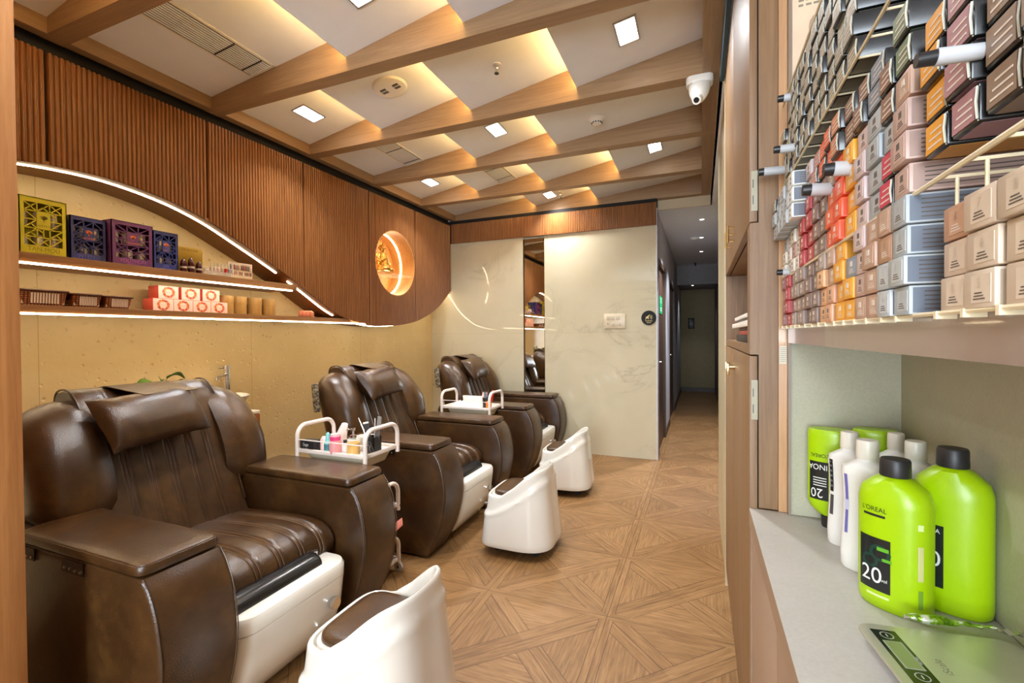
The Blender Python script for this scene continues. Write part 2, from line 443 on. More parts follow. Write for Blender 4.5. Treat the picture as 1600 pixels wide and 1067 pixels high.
# ---------------------------------------------------------------- ceiling lights
def panel_light(x, y, row, lab, behind=False):
    z = panel_z(row, x) if not behind else 2.739
    c = rowcuts[row % 2]; sl = 0
    if not behind:
        for a, b in zip(c, c[1:]):
            if a <= x <= b: sl = math.atan2(H_HIGH - H_LOW, b - a)
    t = thing('ceiling_light', lab, 'ceiling light', (x, y, z), 0, 'recessed rectangular ceiling lights'); t.rotation_euler = (0, -sl, 0)
    fr = MB()
    for a in ((-.056, -.047, -.098, .098), (.047, .056, -.098, .098), (-.047, .047, -.098, -.089), (-.047, .047, .089, .098)):
        fr.box(a[0], a[1], a[2], a[3], -.006, .004)
    fr.build('frame', ALU, t); MB().box(-.047, .047, -.089, .089, -.003, .003).build('diffuser', DIFF, t)
    area('ceiling_light_beam', (0, 0, -.012), (.09, .17), P_PANEL if not behind else P_BACK, NEUTRAL, (0, 0, 0), math.radians(120), t)
    return t
panel_light(-2.475, 2.42, 2, 'bright square ceiling light above the gap behind the near chair, by the fluted wall')
panel_light(-1.40, 3.155, 3, 'bright square ceiling light in the middle of the coffered ceiling')
panel_light(-.34, 2.40, 2, 'largest bright ceiling light, nearest the camera in the right ceiling bay')
panel_light(-.34, 3.955, 4, 'bright square ceiling light in the right bay, in front of the corridor')
panel_light(-2.475, 3.955, 4, 'bright square ceiling light in the left bay beyond the square air grille')
panel_light(-1.50, 4.78, 5, 'small bright ceiling light closest to the marble end wall')
panel_light(-1.41, 1.635, 1, 'ceiling light cut off by the top edge of the picture')
panel_light(-1.4, .78, 0, 'ceiling light in the bay above the camera')
panel_light(-.9, -.9, 0, 'ceiling light of the front salon, near the shelf side', True)
panel_light(-2.3, -.9, 0, 'ceiling light of the front salon, near the fluted side', True)
# ---------------------------------------------------------------- grilles
DARKSLOT = plain('grille_dark', (.012, .012, .014), .6)
GRILLE = plain('grille_slats', srgb(246, 248, 255), .45)
def grille(x0, x1, y0, y1, row, lab, cross):
    xm = (x0 + x1) / 2; c = rowcuts[row % 2]; sl = 0
    for a, b in zip(c, c[1:]):
        if a <= xm <= b: sl = math.atan2(H_HIGH - H_LOW, b - a)
    t = thing('air_grille', lab, 'air vent', (xm, (y0 + y1) / 2, panel_z(row, xm)), 0, 'slatted ceiling air grilles'); t.rotation_euler = (0, -sl, 0)
    hx, hy = (x1 - x0) / 2, (y1 - y0) / 2
    MB().box(-hx + .012, hx - .012, -hy + .012, hy - .012, -.002, .004).build('duct_opening', DARKSLOT, t)
    fr = MB()
    for a in ((-hx, -hx + .014, -hy, hy), (hx - .014, hx, -hy, hy), (-hx, hx, -hy, -hy + .014), (-hx, hx, hy - .014, hy)):
        fr.box(a[0], a[1], a[2], a[3], -.007, 0)
    fr.build('frame', WHITE_PL, t)
    sl_ = MB(); n = 10
    for i in range(n):
        x = -hx + .02 + (2 * hx - .04) * (i + .5) / n
        sl_.box(x - .0041, x + .0041, -hy + .013, hy - .013, -.0065, -.003)
    sl_.build('slats', GRILLE, t)
    for y in cross: MB().box(-hx + .02, hx - .02, y - .004, y + .004, -.0085, -.003).build('cross_bar', BLACK_PL, t)
grille(-2.42, -2.225, 1.27, 1.935, 1, 'long slatted air grille in the ceiling bay nearest the fluted wall', (.1, .26))
grille(-2.42, -2.225, 2.95, 3.46, 3, 'slatted air grille in the left ceiling bay, half hidden by a beam', (-.05, .2))
grille(-1.855, -1.66, 3.72, 4.24, 4, 'slatted air grille in the middle ceiling bay near the end wall', (-.1, .15))
# round speaker
z_ = panel_z(2, -1.76)
t = thing('ceiling_speaker', 'round white slotted speaker disc on the ceiling panel', 'speaker', (-1.76, 2.36, z_)); t.rotation_euler = (0, -math.atan2(.12, .715), 0)
MB().lathe([(.001, -.016), (.07, -.016), (.098, -.012), (.106, 0), (.106, .004), (.001, .004)], seg=40).build('disc', WHITE_PL, t)
sp = MB()
for i in range(-3, 4):
    if i == 0: continue
    for s_ in (-1, 1): sp.box(s_ * .045 - .022 + abs(i) * .002, s_ * .045 + .022, i * .007 - .0018, i * .007 + .0018, -.0175, -.0155)
sp.build('slots', DARKSLOT, t)
# sprinklers, smoke detector, camera
def sprinkler(x, y, row, lab, s=1):
    z = panel_z(row, x); t = thing('sprinkler', lab, 'sprinkler', (x, y, z))
    MB().lathe([(.001, 0), (.026 * s, 0), (.024 * s, -.006), (.010 * s, -.009), (.001, -.009)], seg=20).build('cover_plate', WHITE_PL, t)
    MB().lathe([(.001, -.009), (.010 * s, -.009), (.012 * s, -.022), (.007 * s, -.03), (.011 * s, -.05), (.001, -.05)], seg=14).build('head', CHROME, t)
    MB().lathe([(.001, -.05), (.013 * s, -.051), (.013 * s, -.054), (.001, -.054)], seg=14).build('deflector', BLACK_PL, t)
sprinkler(-1.06, 2.40, 2, 'chrome sprinkler head hanging from the middle panel near the round speaker')
sprinkler(-1.39, 4.83, 5, 'tiny sprinkler head beside the farthest ceiling light')
t = thing('smoke_detector', 'white smoke detector with dark slots on the right ceiling panel', 'smoke detector', (-.665, 3.23, panel_z(3, -.665)))
MB().lathe([(.001, 0), (.058, 0), (.058, -.012), (.05, -.018), (.034, -.034), (.032, -.046), (.001, -.05)], seg=28).build('housing', WHITE_PL, t)
sp = MB()
for k in range(12):
    a = 2 * PI * k / 12; sp.box(.034 * math.cos(a) - .004, .034 * math.cos(a) + .004, .034 * math.sin(a) - .004, .034 * math.sin(a) + .004, -.044, -.036)
sp.build('slots', BLACK_PL, t)
t = thing('security_camera', 'white dome security camera hanging from the right end of a beam', 'camera', (.0, 2.752, ZC))
MB().loft([[(x, y, z) for x, y in rrect(-.07 * s, .07 * s, -.05 * s, .05 * s, .035 * s)] for z, s in ((0, 1), (-.03, 1), (-.038, .93))]).build('base', WHITE_PL, t)
rg = []
for k in range(9):
    a = k / 8; z = -.036 - .095 * a; rr = .056 * (1 - a ** 2.6 * .55); rg.append([(rr * math.cos(q * PI / 10) - .004 * a, rr * math.sin(q * PI / 10) - .02 * a, z) for q in range(20)])
MB().loft(rg).build('housing', WHITE_PL, t)
MB().tube([(-.004, -.03, -.115), (-.016, -.062, -.142)], .024, 14).build('lens_hood', WHITE_PL, t)
MB().tube([(-.016, -.062, -.142), (-.0165, -.0635, -.1435)], .015, 14).build('lens', BLACK_PL, t)
# ---------------------------------------------------------------- left feature wall: fluted panels with the curved bottom
CURVE = [(.1, 1.80), (.5, 1.98), (.8, 2.06), (1.08, 2.10), (1.22, 2.118), (1.449, 2.125), (1.721, 2.09), (1.947, 2.026), (2.152, 1.938), (2.479, 1.786),
         (2.695, 1.673), (2.969, 1.523), (3.164, 1.452), (3.495, 1.404), (3.79, 1.406), (4.05, 1.432), (4.286, 1.482), (4.635, 1.622), (4.895, 1.805), (4.975, 1.88)]
CY, CZ, CR = 3.862, 2.03, .325
zb = lambda y: smooth_pts(CURVE, y)
CLAD = thing('feature_cladding', 'fluted walnut wall cladding with a curved lower edge and a round opening, above the chairs', 'wall cladding', (0, 0, 0))
joints = [-1.1, -.34, .435, 1.192, 1.951, 2.700, 3.456, 4.208, 4.962]
names = ['fluted wall panel in front of the camera side, mostly out of view'] * 2 + ['narrow fluted wall panel beside the wooden post at the left edge',
         'wide fluted wall panel above the yellow and purple gift boxes', 'fluted wall panel above the lower end of the glowing arch', 'fluted wall panel just left of the round niche',
         'fluted wall panel with the round niche cut into it', 'fluted wall panel at the corner with the marble wall']
names = names[:2] + names[2:]
for k, (a, b) in enumerate(zip(joints, joints[1:])):
    if b < .4: continue
    mb = MB(); g = .006; pr = fluted_strip(a + g, b - g, .0215, .0105)
    def col(y, h, z0, z1): return [(XP + h, y, z0), (XP + h, y, z1)]
    def span(y):
        d = CR * CR - (y - CY) ** 2
        if d > 0: q = math.sqrt(d); return [(zb(y), CZ - q), (CZ + q, 2.64)]
        m_ = max(CZ, zb(y)); return [(zb(y), m_), (m_, 2.64)]
    ys = list(pr)
    if k == 6 or k == 7:      # extra samples around the ends of the circle
        for e in (-1, 1):
            for q in (0, .0008, .003, .008, .015):
                y = CY + e * (CR - q)
                if a + g < y < b - g:
                    ys.append((y, .004))
        ys.sort()
    for i in range(len(ys) - 1):
        (ya, ha), (yb, hb) = ys[i], ys[i + 1]
        for (s0, s1) in zip(span(ya), span(yb)):
            mb.add([(XP + ha, ya, s0[0]), (XP + hb, yb, s1[0]), (XP + hb, yb, s1[1]), (XP + ha, ya, s0[1])], [(0, 1, 2, 3)])
    # side returns, top and bottom edge thickness
    for y in (a + g, b - g):
        mb.add([(XP, y, zb(y)), (XP, y, 2.64), (XP - .018, y, 2.64), (XP - .018, y, zb(y))], [(0, 1, 2, 3)])
    mb.add([(XP, a + g, 2.64), (XP, b - g, 2.64), (XP - .018, b - g, 2.64), (XP - .018, a + g, 2.64)], [(0, 1, 2, 3)])
    o = mb.build('fluted_panel', W_FLUTE); o.parent = CLAD
# dark carcass behind the joints (outline follows the same curve)
ys = [.1 + i * (4.965 - .1) / 90 for i in range(91)]
mb = MB()
def cspan(y):
    q = math.sqrt(max(0, (CR + .004) ** 2 - (y - CY) ** 2)); m_ = max(CZ, zb(y) + .012)
    return [(zb(y) + .012, m_ - q if q else m_), (m_ + q, 2.66)]
for i in range(90):
    for (s0, s1) in zip(cspan(ys[i]), cspan(ys[i + 1])):
        mb.add([(XP - .02, ys[i], s0[0]), (XP - .02, ys[i + 1], s1[0]), (XP - .02, ys[i + 1], s1[1]), (XP - .02, ys[i], s0[1])], [(0, 1, 2, 3)])
struct(mb.build('trim_20', BLACKGAP))
# curved wooden soffit between panels and wall
W_SOF = wood('walnut_soffit', srgb(112, 74, 38), srgb(136, 92, 52), axis='Y', rough=.5)
ring = []
for y in ys:
    z = zb(y); dz = (zb(y + .01) - zb(y - .01)) / .02; n = math.hypot(1, dz); ny, nz = -dz / n * .016, .016 / n
    ring.append([(XP + .001, y, z - .001), (XW, y, z - .001), (XW, y + ny, z + nz), (XP + .001, y + ny, z + nz)])
MB().loft(ring, smooth=False).build('curved_soffit', W_SOF, CLAD)
def led_on_curve(y0, y1, x, lab, n=60, inset=.004):
    rg = []
    for i in range(n + 1):
        y = y0 + (y1 - y0) * i / n; z = zb(y); dz = (zb(y + .01) - zb(y - .01)) / .02; q = math.hypot(1, dz); ny, nz = dz / q * .005, -1 / q * .005
        rg.append([(x - .007, y, z - .001), (x + .007, y, z - .001), (x + .007, y + ny, z + nz), (x - .007, y + ny, z + nz)])
    return tag(MB().loft(rg, smooth=False).build('led_strip', LED), lab, 'light strip')
led_on_curve(.62, 2.50, -2.895, 'glowing light strip following the arch above the upper shelf')
led_on_curve(2.60, 3.06, -2.895, 'short glowing light strip running down from the upper shelf end to the lower shelf')
led_on_curve(3.30, 4.94, -2.90, 'light strip under the curved panels towards the marble wall')
# shelves
def shelf(z0, z1, y1, lab, llab, yl):
    tag(MB().box(XW, XP, .62, y1, z0, z1, .001).build('display_shelf', W_SHELF), lab, 'shelf')
    tag(MB().box(XP - .012, XP + .002, .64, yl, z0 - .007, z0 + .001).build('led_strip', LED), llab, 'light strip')
shelf(1.65, 1.695, 2.63, 'upper wooden display shelf ending against the glowing arch', 'glowing strip along the front edge of the upper shelf', 2.585)
shelf(1.42, 1.457, 3.20, 'lower wooden display shelf with baskets and pink boxes', 'glowing strip along the front edge of the lower shelf', 3.40)
# round niche
W_NICHE = wood('niche_oak', srgb(176, 120, 62), srgb(200, 146, 82), rough=.4)
seg = 56; rg = []
for x, rr in ((XP + .006, CR), (XP + .006, CR - .008), (XW + .008, CR - .008)):
    rg.append([(x, CY + rr * math.cos(2 * PI * i / seg), CZ + rr * math.sin(2 * PI * i / seg)) for i in range(seg)])
nch = thing('round_niche', 'round lit niche cut into the fluted panels', 'niche', (XP, CY, CZ - CR))
OFF = (XP, CY, CZ - CR)
MB().loft(rg, cap=(False, True)).build('niche_lining', W_NICHE, nch, off=OFF)
# light strip running round the inside of the niche lining
rg = []
for i in range(81):
    a = 2 * PI * i / 80
    rg.append([(-3.000 + dx, CY + q * math.cos(a), CZ + q * math.sin(a)) for dx, q in ((0, CR - .0085), (.013, CR - .0085), (.013, CR - .014), (0, CR - .014))])
MB().loft(rg, smooth=False, cap=(False, False)).build('ring_light', LED, nch, off=OFF)
zs = CZ - .105; hw = math.sqrt((CR - .012) ** 2 - .105 ** 2)
MB().box(XW + .01, XP - .02, CY - hw, CY + hw, zs, zs + .008).build('glass_shelf', GLASS, nch, off=OFF)
# ---------------------------------------------------------------- left wooden post
struct(MB().box(-2.7, -1.612, .50, .62, 0, 2.70, .002).build('trim_21', W_POST))
# ---------------------------------------------------------------- right side: pier, corridor
struct(MB().box(.124, .5, 2.607, 3.70, 0, 2.60).build('wall_right_pier', counter_mat('pier_stone', (176, 160, 124), (192, 178, 142), .35)))
struct(MB().box(.118, .132, 2.603, 2.612, 0, 2.6).build('trim_22', plain('pier_edge_trim', srgb(212, 196, 160), .35)))
struct(MB().box(.44, .55, -3.2, 1.36, 0, 2.62).box(.44, .55, 1.36, 2.61, 0, 2.62).build('wall_right', plain('rear_wall_right', srgb(190, 172, 150), .7)))
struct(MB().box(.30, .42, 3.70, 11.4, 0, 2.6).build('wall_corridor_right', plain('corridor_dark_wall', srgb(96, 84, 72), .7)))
# left corridor wall with openings for two doors
D1 = (5.16, 6.14, 2.11); D2 = (7.06, 8.3, 2.08)
cw = MB()
cw.box(-.53, -.412, YE + .12, D1[0], 0, 2.6).box(-.53, -.412, D1[0], D1[1], D1[2], 2.6).box(-.53, -.412, D1[1], D2[0], 0, 2.6)
cw.box(-.53, -.412, D2[0], D2[1], D2[2], 2.6).box(-.53, -.412, D2[1], 11.3, 0, 2.6)
struct(cw.build('wall_corridor_left', WHITE_PAINT))
for k, d in ((1, D1), (2, D2)):
    dt = thing('door_%d' % k, ['dark brown door just inside the corridor on the left', 'second dark door further down the corridor'][k - 1], 'door', (-.43, (d[0] + d[1]) / 2, 0)); dt['kind'] = 'structure'
    hw = (d[1] - d[0]) / 2
    MB().box(-.05, .002, -hw + .05, hw - .05, 0, d[2] - .05).build('door_leaf', W_DARK, dt)
    MB().box(-.09, .022, -hw, -hw + .05, 0, d[2]).box(-.09, .028, hw - .05, hw, 0, d[2]).box(-.09, .028, -hw + .05, hw - .05, d[2] - .05, d[2]).build('door_frame', W_DARK, dt)
    MB().tube([(-.02, -hw + .12, 1.0), (.03, -hw + .12, 1.0), (.03, -hw + .22, 1.0)], .009).build('door_handle', CHROME, dt)
gs = thing('exit_sign', 'green safety notice on the dark door at the corridor entrance', 'sign', (-.4275, 5.66, 1.63))
MB().box(-.0003, .004, -.2, .2, -.09, .11).build('sign_plate', plain('green_sign', srgb(24, 150, 84), .4), gs)
SIGNW = plain('sign_white', srgb(170, 220, 190), .5)
tm = MB(); put_text(tm, 'EXIT', .09, lambda a, b: (.0048, a, b + .06)); tm.box(.0042, .0052, -.12, .12, -.06, -.045); tm.box(.0042, .0052, -.10, .10, -.035, -.02); tm.build('lettering', SIGNW, gs)
struct(MB().box(-.41, -.402, 6.14, 7.06, 0, .09).box(-.41, -.402, 8.3, 11.2, 0, .09).build('baseboard_left', W_DARK))
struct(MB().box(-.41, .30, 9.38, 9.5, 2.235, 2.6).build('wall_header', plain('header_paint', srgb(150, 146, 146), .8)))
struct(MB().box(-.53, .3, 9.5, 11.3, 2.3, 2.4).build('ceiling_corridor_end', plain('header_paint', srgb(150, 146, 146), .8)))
struct(MB().box(-.53, .42, 11.2, 11.35, 0, 2.6).build('wall_corridor_end', plain('corridor_end_wall', srgb(150, 134, 96), .6)))
struct(MB().box(-.41, .30, 11.185, 11.2, 0, .10).build('baseboard_back', W_DARK))
sg = thing('notice_plaque', 'small black plaque on the far end wall of the corridor', 'sign', (-.187, 11.2, 1.42))
MB().box(-.065, .065, -.012, 0, 0, .24, .002).build('plaque', BLACK_PL, sg)
MB().box(-.045, -.01, -.0135, -.011, .17, .215).box(-.03, .045, -.0135, -.011, .10, .11).box(-.03, .045, -.0135, -.011, .075, .085).build('markings', plain('grey_ink', srgb(110, 110, 120), .5), sg)
sg = thing('round_door_sign', 'black round sign on the right side wall deep in the corridor', 'sign', (.30, 7.6, 1.49))
MB().prism([(.07 * math.cos(2 * PI * i / 24), .07 * math.sin(2 * PI * i / 24)) for i in range(24)], 'x', -.012, 0).build('plate', BLACK_PL, sg)
MB().prism([(.03 * math.cos(2 * PI * i / 12), .03 * math.sin(2 * PI * i / 12)) for i in range(12)], 'x', -.0135, -.011).build('emblem', plain('sign_grey', srgb(180, 180, 180), .5), sg)
# corridor downlights
for k, (y, p, lab) in enumerate([(5.68, 17, 'small round downlight in the corridor, nearest of four in line'), (6.74, 4, 'small round corridor downlight just behind the detector'),
                             (7.88, 1.5, 'small round corridor downlight, third along the corridor'), (10.2, .9, 'small round downlight at the lower ceiling at the corridor end')]):
    z = 2.6 if k < 3 else 2.3
    t = thing('downlight', lab, 'downlight', (.02 if k < 3 else -.14, y, z), 0, 'round corridor downlights')
    MB().lathe([(.001, -.002), (.022, -.002), (.022, 0), (.001, 0)], seg=16).build('bulb', emit('downlight_bulb_%d' % k, (1, .97, .93), 14), t)
    MB().lathe([(.022, -.001), (.03, -.004), (.034, 0), (.022, 0)], seg=16).build('bezel', WHITE_PL, t)
    l = bpy.data.lights.new('downlight_beam', 'SPOT'); l.energy = p * 16; l.spot_size = math.radians(95); l.spot_blend = .6; l.shadow_soft_size = .03; l.color = (.86, .9, 1)
    lo = bpy.data.objects.new('downlight_beam', l); COL.objects.link(lo); lo.parent = t; lo.location = (0, 0, -.02)
t = thing('smoke_detector', 'small white detector on the corridor ceiling beside the second downlight', 'smoke detector', (-.07, 6.72, 2.6))
MB().lathe([(.001, 0), (.05, 0), (.05, -.012), (.032, -.03), (.001, -.034)], seg=20).build('housing', WHITE_PL, t)
t = thing('sprinkler', 'dark sprinkler head on the corridor ceiling in front of the beam', 'sprinkler', (-.08, 9.1, 2.6))
MB().lathe([(.001, 0), (.03, 0), (.012, -.012), (.014, -.05), (.001, -.05)], seg=14).build('head', BLACK_PL, t)
# room behind the camera
struct(MB().box(-3.2, .5, -3.2, -3.05, 0, 3.0).build('wall_front', plain('front_wall_paint', srgb(206, 196, 180), .8)))
# ---------------------------------------------------------------- switch plate and silence sign on the marble
sw = thing('switch_panel', 'white plate of switches and a fan dial on the marble end wall', 'switch', (-.843, YE, 1.445))
MB().box(-.112, .112, -.012, 0, -.078, .078, .003).build('plate', plain('switch_ivory', srgb(214, 198, 170), .35), sw)
kk = plain('switch_key', srgb(196, 184, 158), .4)
for x in (-.065, -.02, .035):
    for q in (-.010, .010): MB().box(x + q - .008, x + q + .008, -.0155, -.011, .012, .052, .001).build('switch_key', kk, sw)
for x in (.03, .055): MB().box(x - .010, x + .010, -.0155, -.011, -.052, -.014, .001).build('switch_key', kk, sw)
MB().tube([(-.02, -.012, -.034), (-.02, -.026, -.034)], .015, 16).build('dial', kk, sw)
MB().tube([(-.07, -.012, -.03), (-.07, -.0145, -.03)], .006, 10).build('indicator', plain('brown_plastic', srgb(90, 60, 40), .4), sw)
sg = thing('round_sign', 'round black silence sign with a crossed speaker on the edge of the marble wall', 'sign', (-.492, YE, 1.472))
MB().prism([(.075 * math.cos(2 * PI * i / 40), .075 * math.sin(2 * PI * i / 40)) for i in range(40)], 'y', -.01, 0).build('plate', plain('sign_black', (.006, .005, .004), .75), sg)
GOLD = plain('sign_gold', srgb(206, 184, 110), .35)
tm = MB(); yy = -.0112
tm.prism([(-.03, .012), (-.018, .012), (-.002, .028), (-.002, -.016), (-.018, 0), (-.03, 0)], 'y', yy, -.0095)
tm.add([(-.036, yy - .0004, -.014), (-.031, yy - .0004, -.018), (.014, yy - .0004, .03), (.009, yy - .0004, .034)], [(0, 1, 2, 3)])
for rr in (.014, .023, .032):
    for i in range(8):
        a, b = math.radians(-42 + 84 * i / 8), math.radians(-42 + 84 * (i + 1) / 8)
        tm.add([(.0 + q * math.cos(t_), yy, .006 + q * math.sin(t_)) for q, t_ in ((rr, a), (rr + .003, a), (rr + .003, b), (rr, b))], [(0, 1, 2, 3)])
put_text(tm, 'SILENCE', .019, lambda a, b: (a, yy, b - .032)); put_text(tm, 'ZONE', .016, lambda a, b: (a, yy, b - .050))
tm.build('emblem', GOLD, sg)
# ================================================================== pedicure chairs
def mirror_y(mb):
    o = MB(); o.v = [(x, -y, z) for x, y, z in mb.v]; o.f = [tuple(reversed(q)) for q in mb.f]; o.mi = list(mb.mi); o.sm = list(mb.sm); return o
def rounded_slab(poly, y0, y1, rad, inset=None, n=4):
    """extrude an (x,z) outline along y with rounded side edges (rings shrink towards the sides)"""
    cx = sum(p[0] for p in poly) / len(poly); cz = sum(p[1] for p in poly) / len(poly)
    P = [Vector((p[0], p[1])) for p in poly]; N = len(P); area_ = sum(P[i].x * P[(i+1) % N].y - P[(i+1) % N].x * P[i].y for i in range(N))
    sg = 1 if area_ > 0 else -1
    nrm = []
    for i in range(N):
        d = (P[(i + 1) % N] - P[i - 1]); nn = Vector((-d.y, d.x)) * sg
        nrm.append(nn.normalized() if nn.length > 1e-9 else Vector((0, 0)))
    rings = []
    for side in (0, 1):
        for k in range(n + 1):
            a = PI / 2 * (k / n if side == 0 else 1 - k / n)
            ins = rad * (1 - math.sin(a)); yy = (y0 + rad * (1 - math.cos(a))) if side == 0 else (y1 - rad * (1 - math.cos(a)))
            rings.append([(p.x + q.x * ins, yy, p.y + q.y * ins) for p, q in zip(P, nrm)])
    return rings
def resample(poly, step=.03):
    out = []
    for i in range(len(poly)):
        a, b = Vector(poly[i]), Vector(poly[(i + 1) % len(poly)]); k = max(1, int((b - a).length / step))
        for j in range(k): out.append(tuple(a + (b - a) * j / k))
    return out
def spline(pts, n=6):
    out = []
    for i in range(len(pts) - 1):
        p0, p1, p2, p3 = pts[max(i - 1, 0)], pts[i], pts[i + 1], pts[min(i + 2, len(pts) - 1)]
        for k in range(n):
            t = k / n
            out.append(tuple(.5 * ((2 * b) + (c - a) * t + (2*a - 5*b + 4*c - d) * t*t + (3*b - a - 3*c + d) * t**3) for a, b, c, d in zip(p0, p1, p2, p3)))
    out.append(tuple(pts[-1])); return out

def make_chair():
    t = thing('pedicure_chair', 'x', 'pedicure chair', (0, 0, 0))
    # arm bodies: bulging front profile
    front = spline([(.275, .01), (.305, .07), (.35, .158), (.385, .27), (.398, .35), (.40, .42), (.384, .52), (.357, .59), (.325, .632)], 4)
    prof_ = front + [(-.10, .634), (-.56, .634), (-.58, .60), (-.58, .02), (-.55, .01)]
    prof_ = resample(prof_, .045)
    for s_ in (-1, 1):
        y0, y1 = (.295, .525) if s_ > 0 else (-.525, -.295)
        MB().loft(rounded_slab(prof_, y0, y1, .014, n=3)).build('armrest', LEATHER, t)
        # piping seam along the front edge of the arm
        for yy in (y0 + .004, y1 - .004):
            sm = MB().tube([(p[0] + .0005, yy, p[1]) for p in front], .0018, 5); sm.build('seam', STITCH if False else LEATHER, t)
        # padded lid
        lid = MB(); rg = []
        for z, ins in ((.636, .012), (.640, .002), (.652, 0), (.664, .004), (.669, .016), (.670, .05)):
            rg.append([(x, y, z) for x, y in rrect(-.345 + ins, .325 - ins, y0 - .004 + ins, y1 + .004 - ins, .030, 5)])
        lid.loft(rg); lo = lid.build('armrest_pad', LEATHER, t)
        pip = [(x, y, .6655) for x, y in rrect(-.337, .317, y0 + .004, y1 - .004, .028, 5)]; pip.append(pip[0])
        MB().tube(pip, .0026, 5, cap=False).build('piping', LEATHER, lo)
    # hinges of the lid on the outer side
    for s_ in (-1,):
        for hx in (-.27, .0):
            h = MB().box(hx - .055, hx + .055, s_ * .5285 - .0015, s_ * .5285 + .0015, .592, .632)
            h.build('hinge', plain('hinge_bronze', srgb(60, 48, 36), .35, .8), t)
            sc = MB()
            for k in range(4): sc.tube([(hx - .04 + .027 * k, s_ * .53, .607 - .003 * (k // 2)), (hx - .04 + .027 * k, s_ * .5325, .607 - .003 * (k // 2))], .0045, 8)
            sc.build('hinge_screws', CHROME, t)
    # body between the arms
    MB().box(-.56, -.18, -.30, .30, .05, .46, .02).build('base', LEATHER, t)
    # seat cushion with channels
    chan = [-.20, -.10, 0, .10, .20]
    def groove(y, wd=.006, dp=.007):
        return -sum(dp * math.exp(-((y - c + e) / wd) ** 2) for c in chan for e in (-.009, .009)) 
    sp_ = [(-.34, .36), (-.34, .455), (-.22, .478), (-.05, .490), (.08, .492), (.16, .484), (.215, .462), (.245, .425), (.252, .385), (.235, .350), (.20, .335), (0, .335)]
    sp_ = spline(sp_, 4); cx, cz = -.02, .41
    rings = []; Y = sorted(set([-.285, -.28, -.27, -.25] + [.25, .27, .28, .285] + [c + e for c in chan for e in (-.05, -.03, -.02, -.0145, -.009, -.004, 0, .004, .009, .0145, .02, .03)]))
    for y in Y:
        e = min(1, (.286 - abs(y)) / .035); dome = .010 * (1 - (y / .29) ** 2)
        ins = -.022 * (1 - math.sqrt(max(0, 1 - (1 - e) ** 2))) + groove(y) * e
        rg = []
        for i, (x, z) in enumerate(sp_):
            d = Vector((x - cx, (z - cz) * 2.2)).normalized(); rg.append((x + d.x * ins, y, z + (dome if z > .42 else 0) + d.y * ins))
        rings.append(rg)
    seat = MB().loft(rings).build('seat', LEATHER, t)
    for c in chan:
        for e in (-.009, .009):
            y = c + e; pts = [(x + .0, y, z + .010 * (1 - (y / .29) ** 2) - .005) for x, z in sp_ if z > .36 and (x > -.29 or z > .45)]
            MB().tube(pts, .0011, 4).build('stitching', STITCH, seat)
    # backrest centre with channels and the flap over the top
    BK = -.065
    bp = spline([(-.17, .40), (-.215, .47), (-.262, .58), (-.318, .72), (-.372, .86), (-.425, .98), (-.465, 1.045), (-.515, 1.085), (-.565, 1.092), (-.610, 1.075), (-.622, 1.02), (-.60, .90), (-.56, .70), (-.50, .45)], 4); bp = [(x + BK * min(1, (z - .3) / .15), z) for x, z in bp]
    chb = [-.17, -.085, 0, .085, .17]
    Yb = sorted(set([-.275, -.268, -.255, -.235, .235, .255, .268, .275] + [c + e for c in chb for e in (-.042, -.025, -.016, -.011, -.008, -.004, 0, .004, .008, .011, .016, .025)]))
    bx, bz = -.51, .78; rings = []
    for y in Yb:
        g = -sum(.007 * math.exp(-((y - c + e) / .005) ** 2) for c in chb for e in (-.008, .008))
        edge = .012 * math.exp(-((abs(y) - .272) / .006) ** 2)
        rg = []
        for x, z in bp:
            d = Vector((x - bx, (z - bz) * .55)).normalized(); k = g * (1 if z < 1.0 and x > -.46 + BK else .15) - edge; rg.append((x + d.x * k, y, z + d.y * k))
        rings.append(rg)
    back = MB().loft(rings).build('backrest', LEATHER, t)
    for c in chb:
        for e in (-.008, .008):
            MB().tube([(x - .0045, c + e, z - .002) for x, z in bp if z < 1.0 and x > -.46 + BK and z > .46], .0011, 4).build('stitching', STITCH, back)
    for s_ in (-1, 1):   # raised piping of the flap
        MB().tube([(x + .002, s_ * .272, z + .002) for x, z in bp if z > .5], .0042, 6).build('piping', LEATHER, back)
    # side wings
    wp = spline([(-.50, .615), (-.30, .60), (-.262, .64), (-.262, .72), (-.285, .82), (-.325, .91), (-.385, .99), (-.45, 1.04), (-.52, 1.062), (-.575, 1.055), (-.60, 1.02), (-.592, .93), (-.565, .80), (-.53, .68)], 4); wp = [(x + BK, z) for x, z in wp]
    wcx, wcz = -.49, .84
    for s_ in (-1, 1):
        rings = []; K = 9
        for k in range(K + 1):
            a = k / K; y = .225 + .224 * a
            rd = .085; e = max(0, (y - (.449 - rd)) / rd); ins = .062 * (1 - math.sqrt(max(0, 1 - e * e))) + .045 * max(0, 1 - a / .40) ** 1.6
            lean = .02 * a
            rg = []
            for x, z in wp:
                d = Vector((x - wcx, (z - wcz) * .6)); L = d.length; d = d / L
                rg.append((x - d.x * ins + lean * (z - .62), s_ * y, z - d.y * ins - .060 * a * a * max(0, min(1, (z - .8) / .18))))
            rings.append(rg)
        MB().loft(rings).build('side_wing', LEATHER, t)
    # neck pillow
    pl = MB(); nu, nv = 28, 18; L2, H2, T2 = .195, .116, .062; vs = []
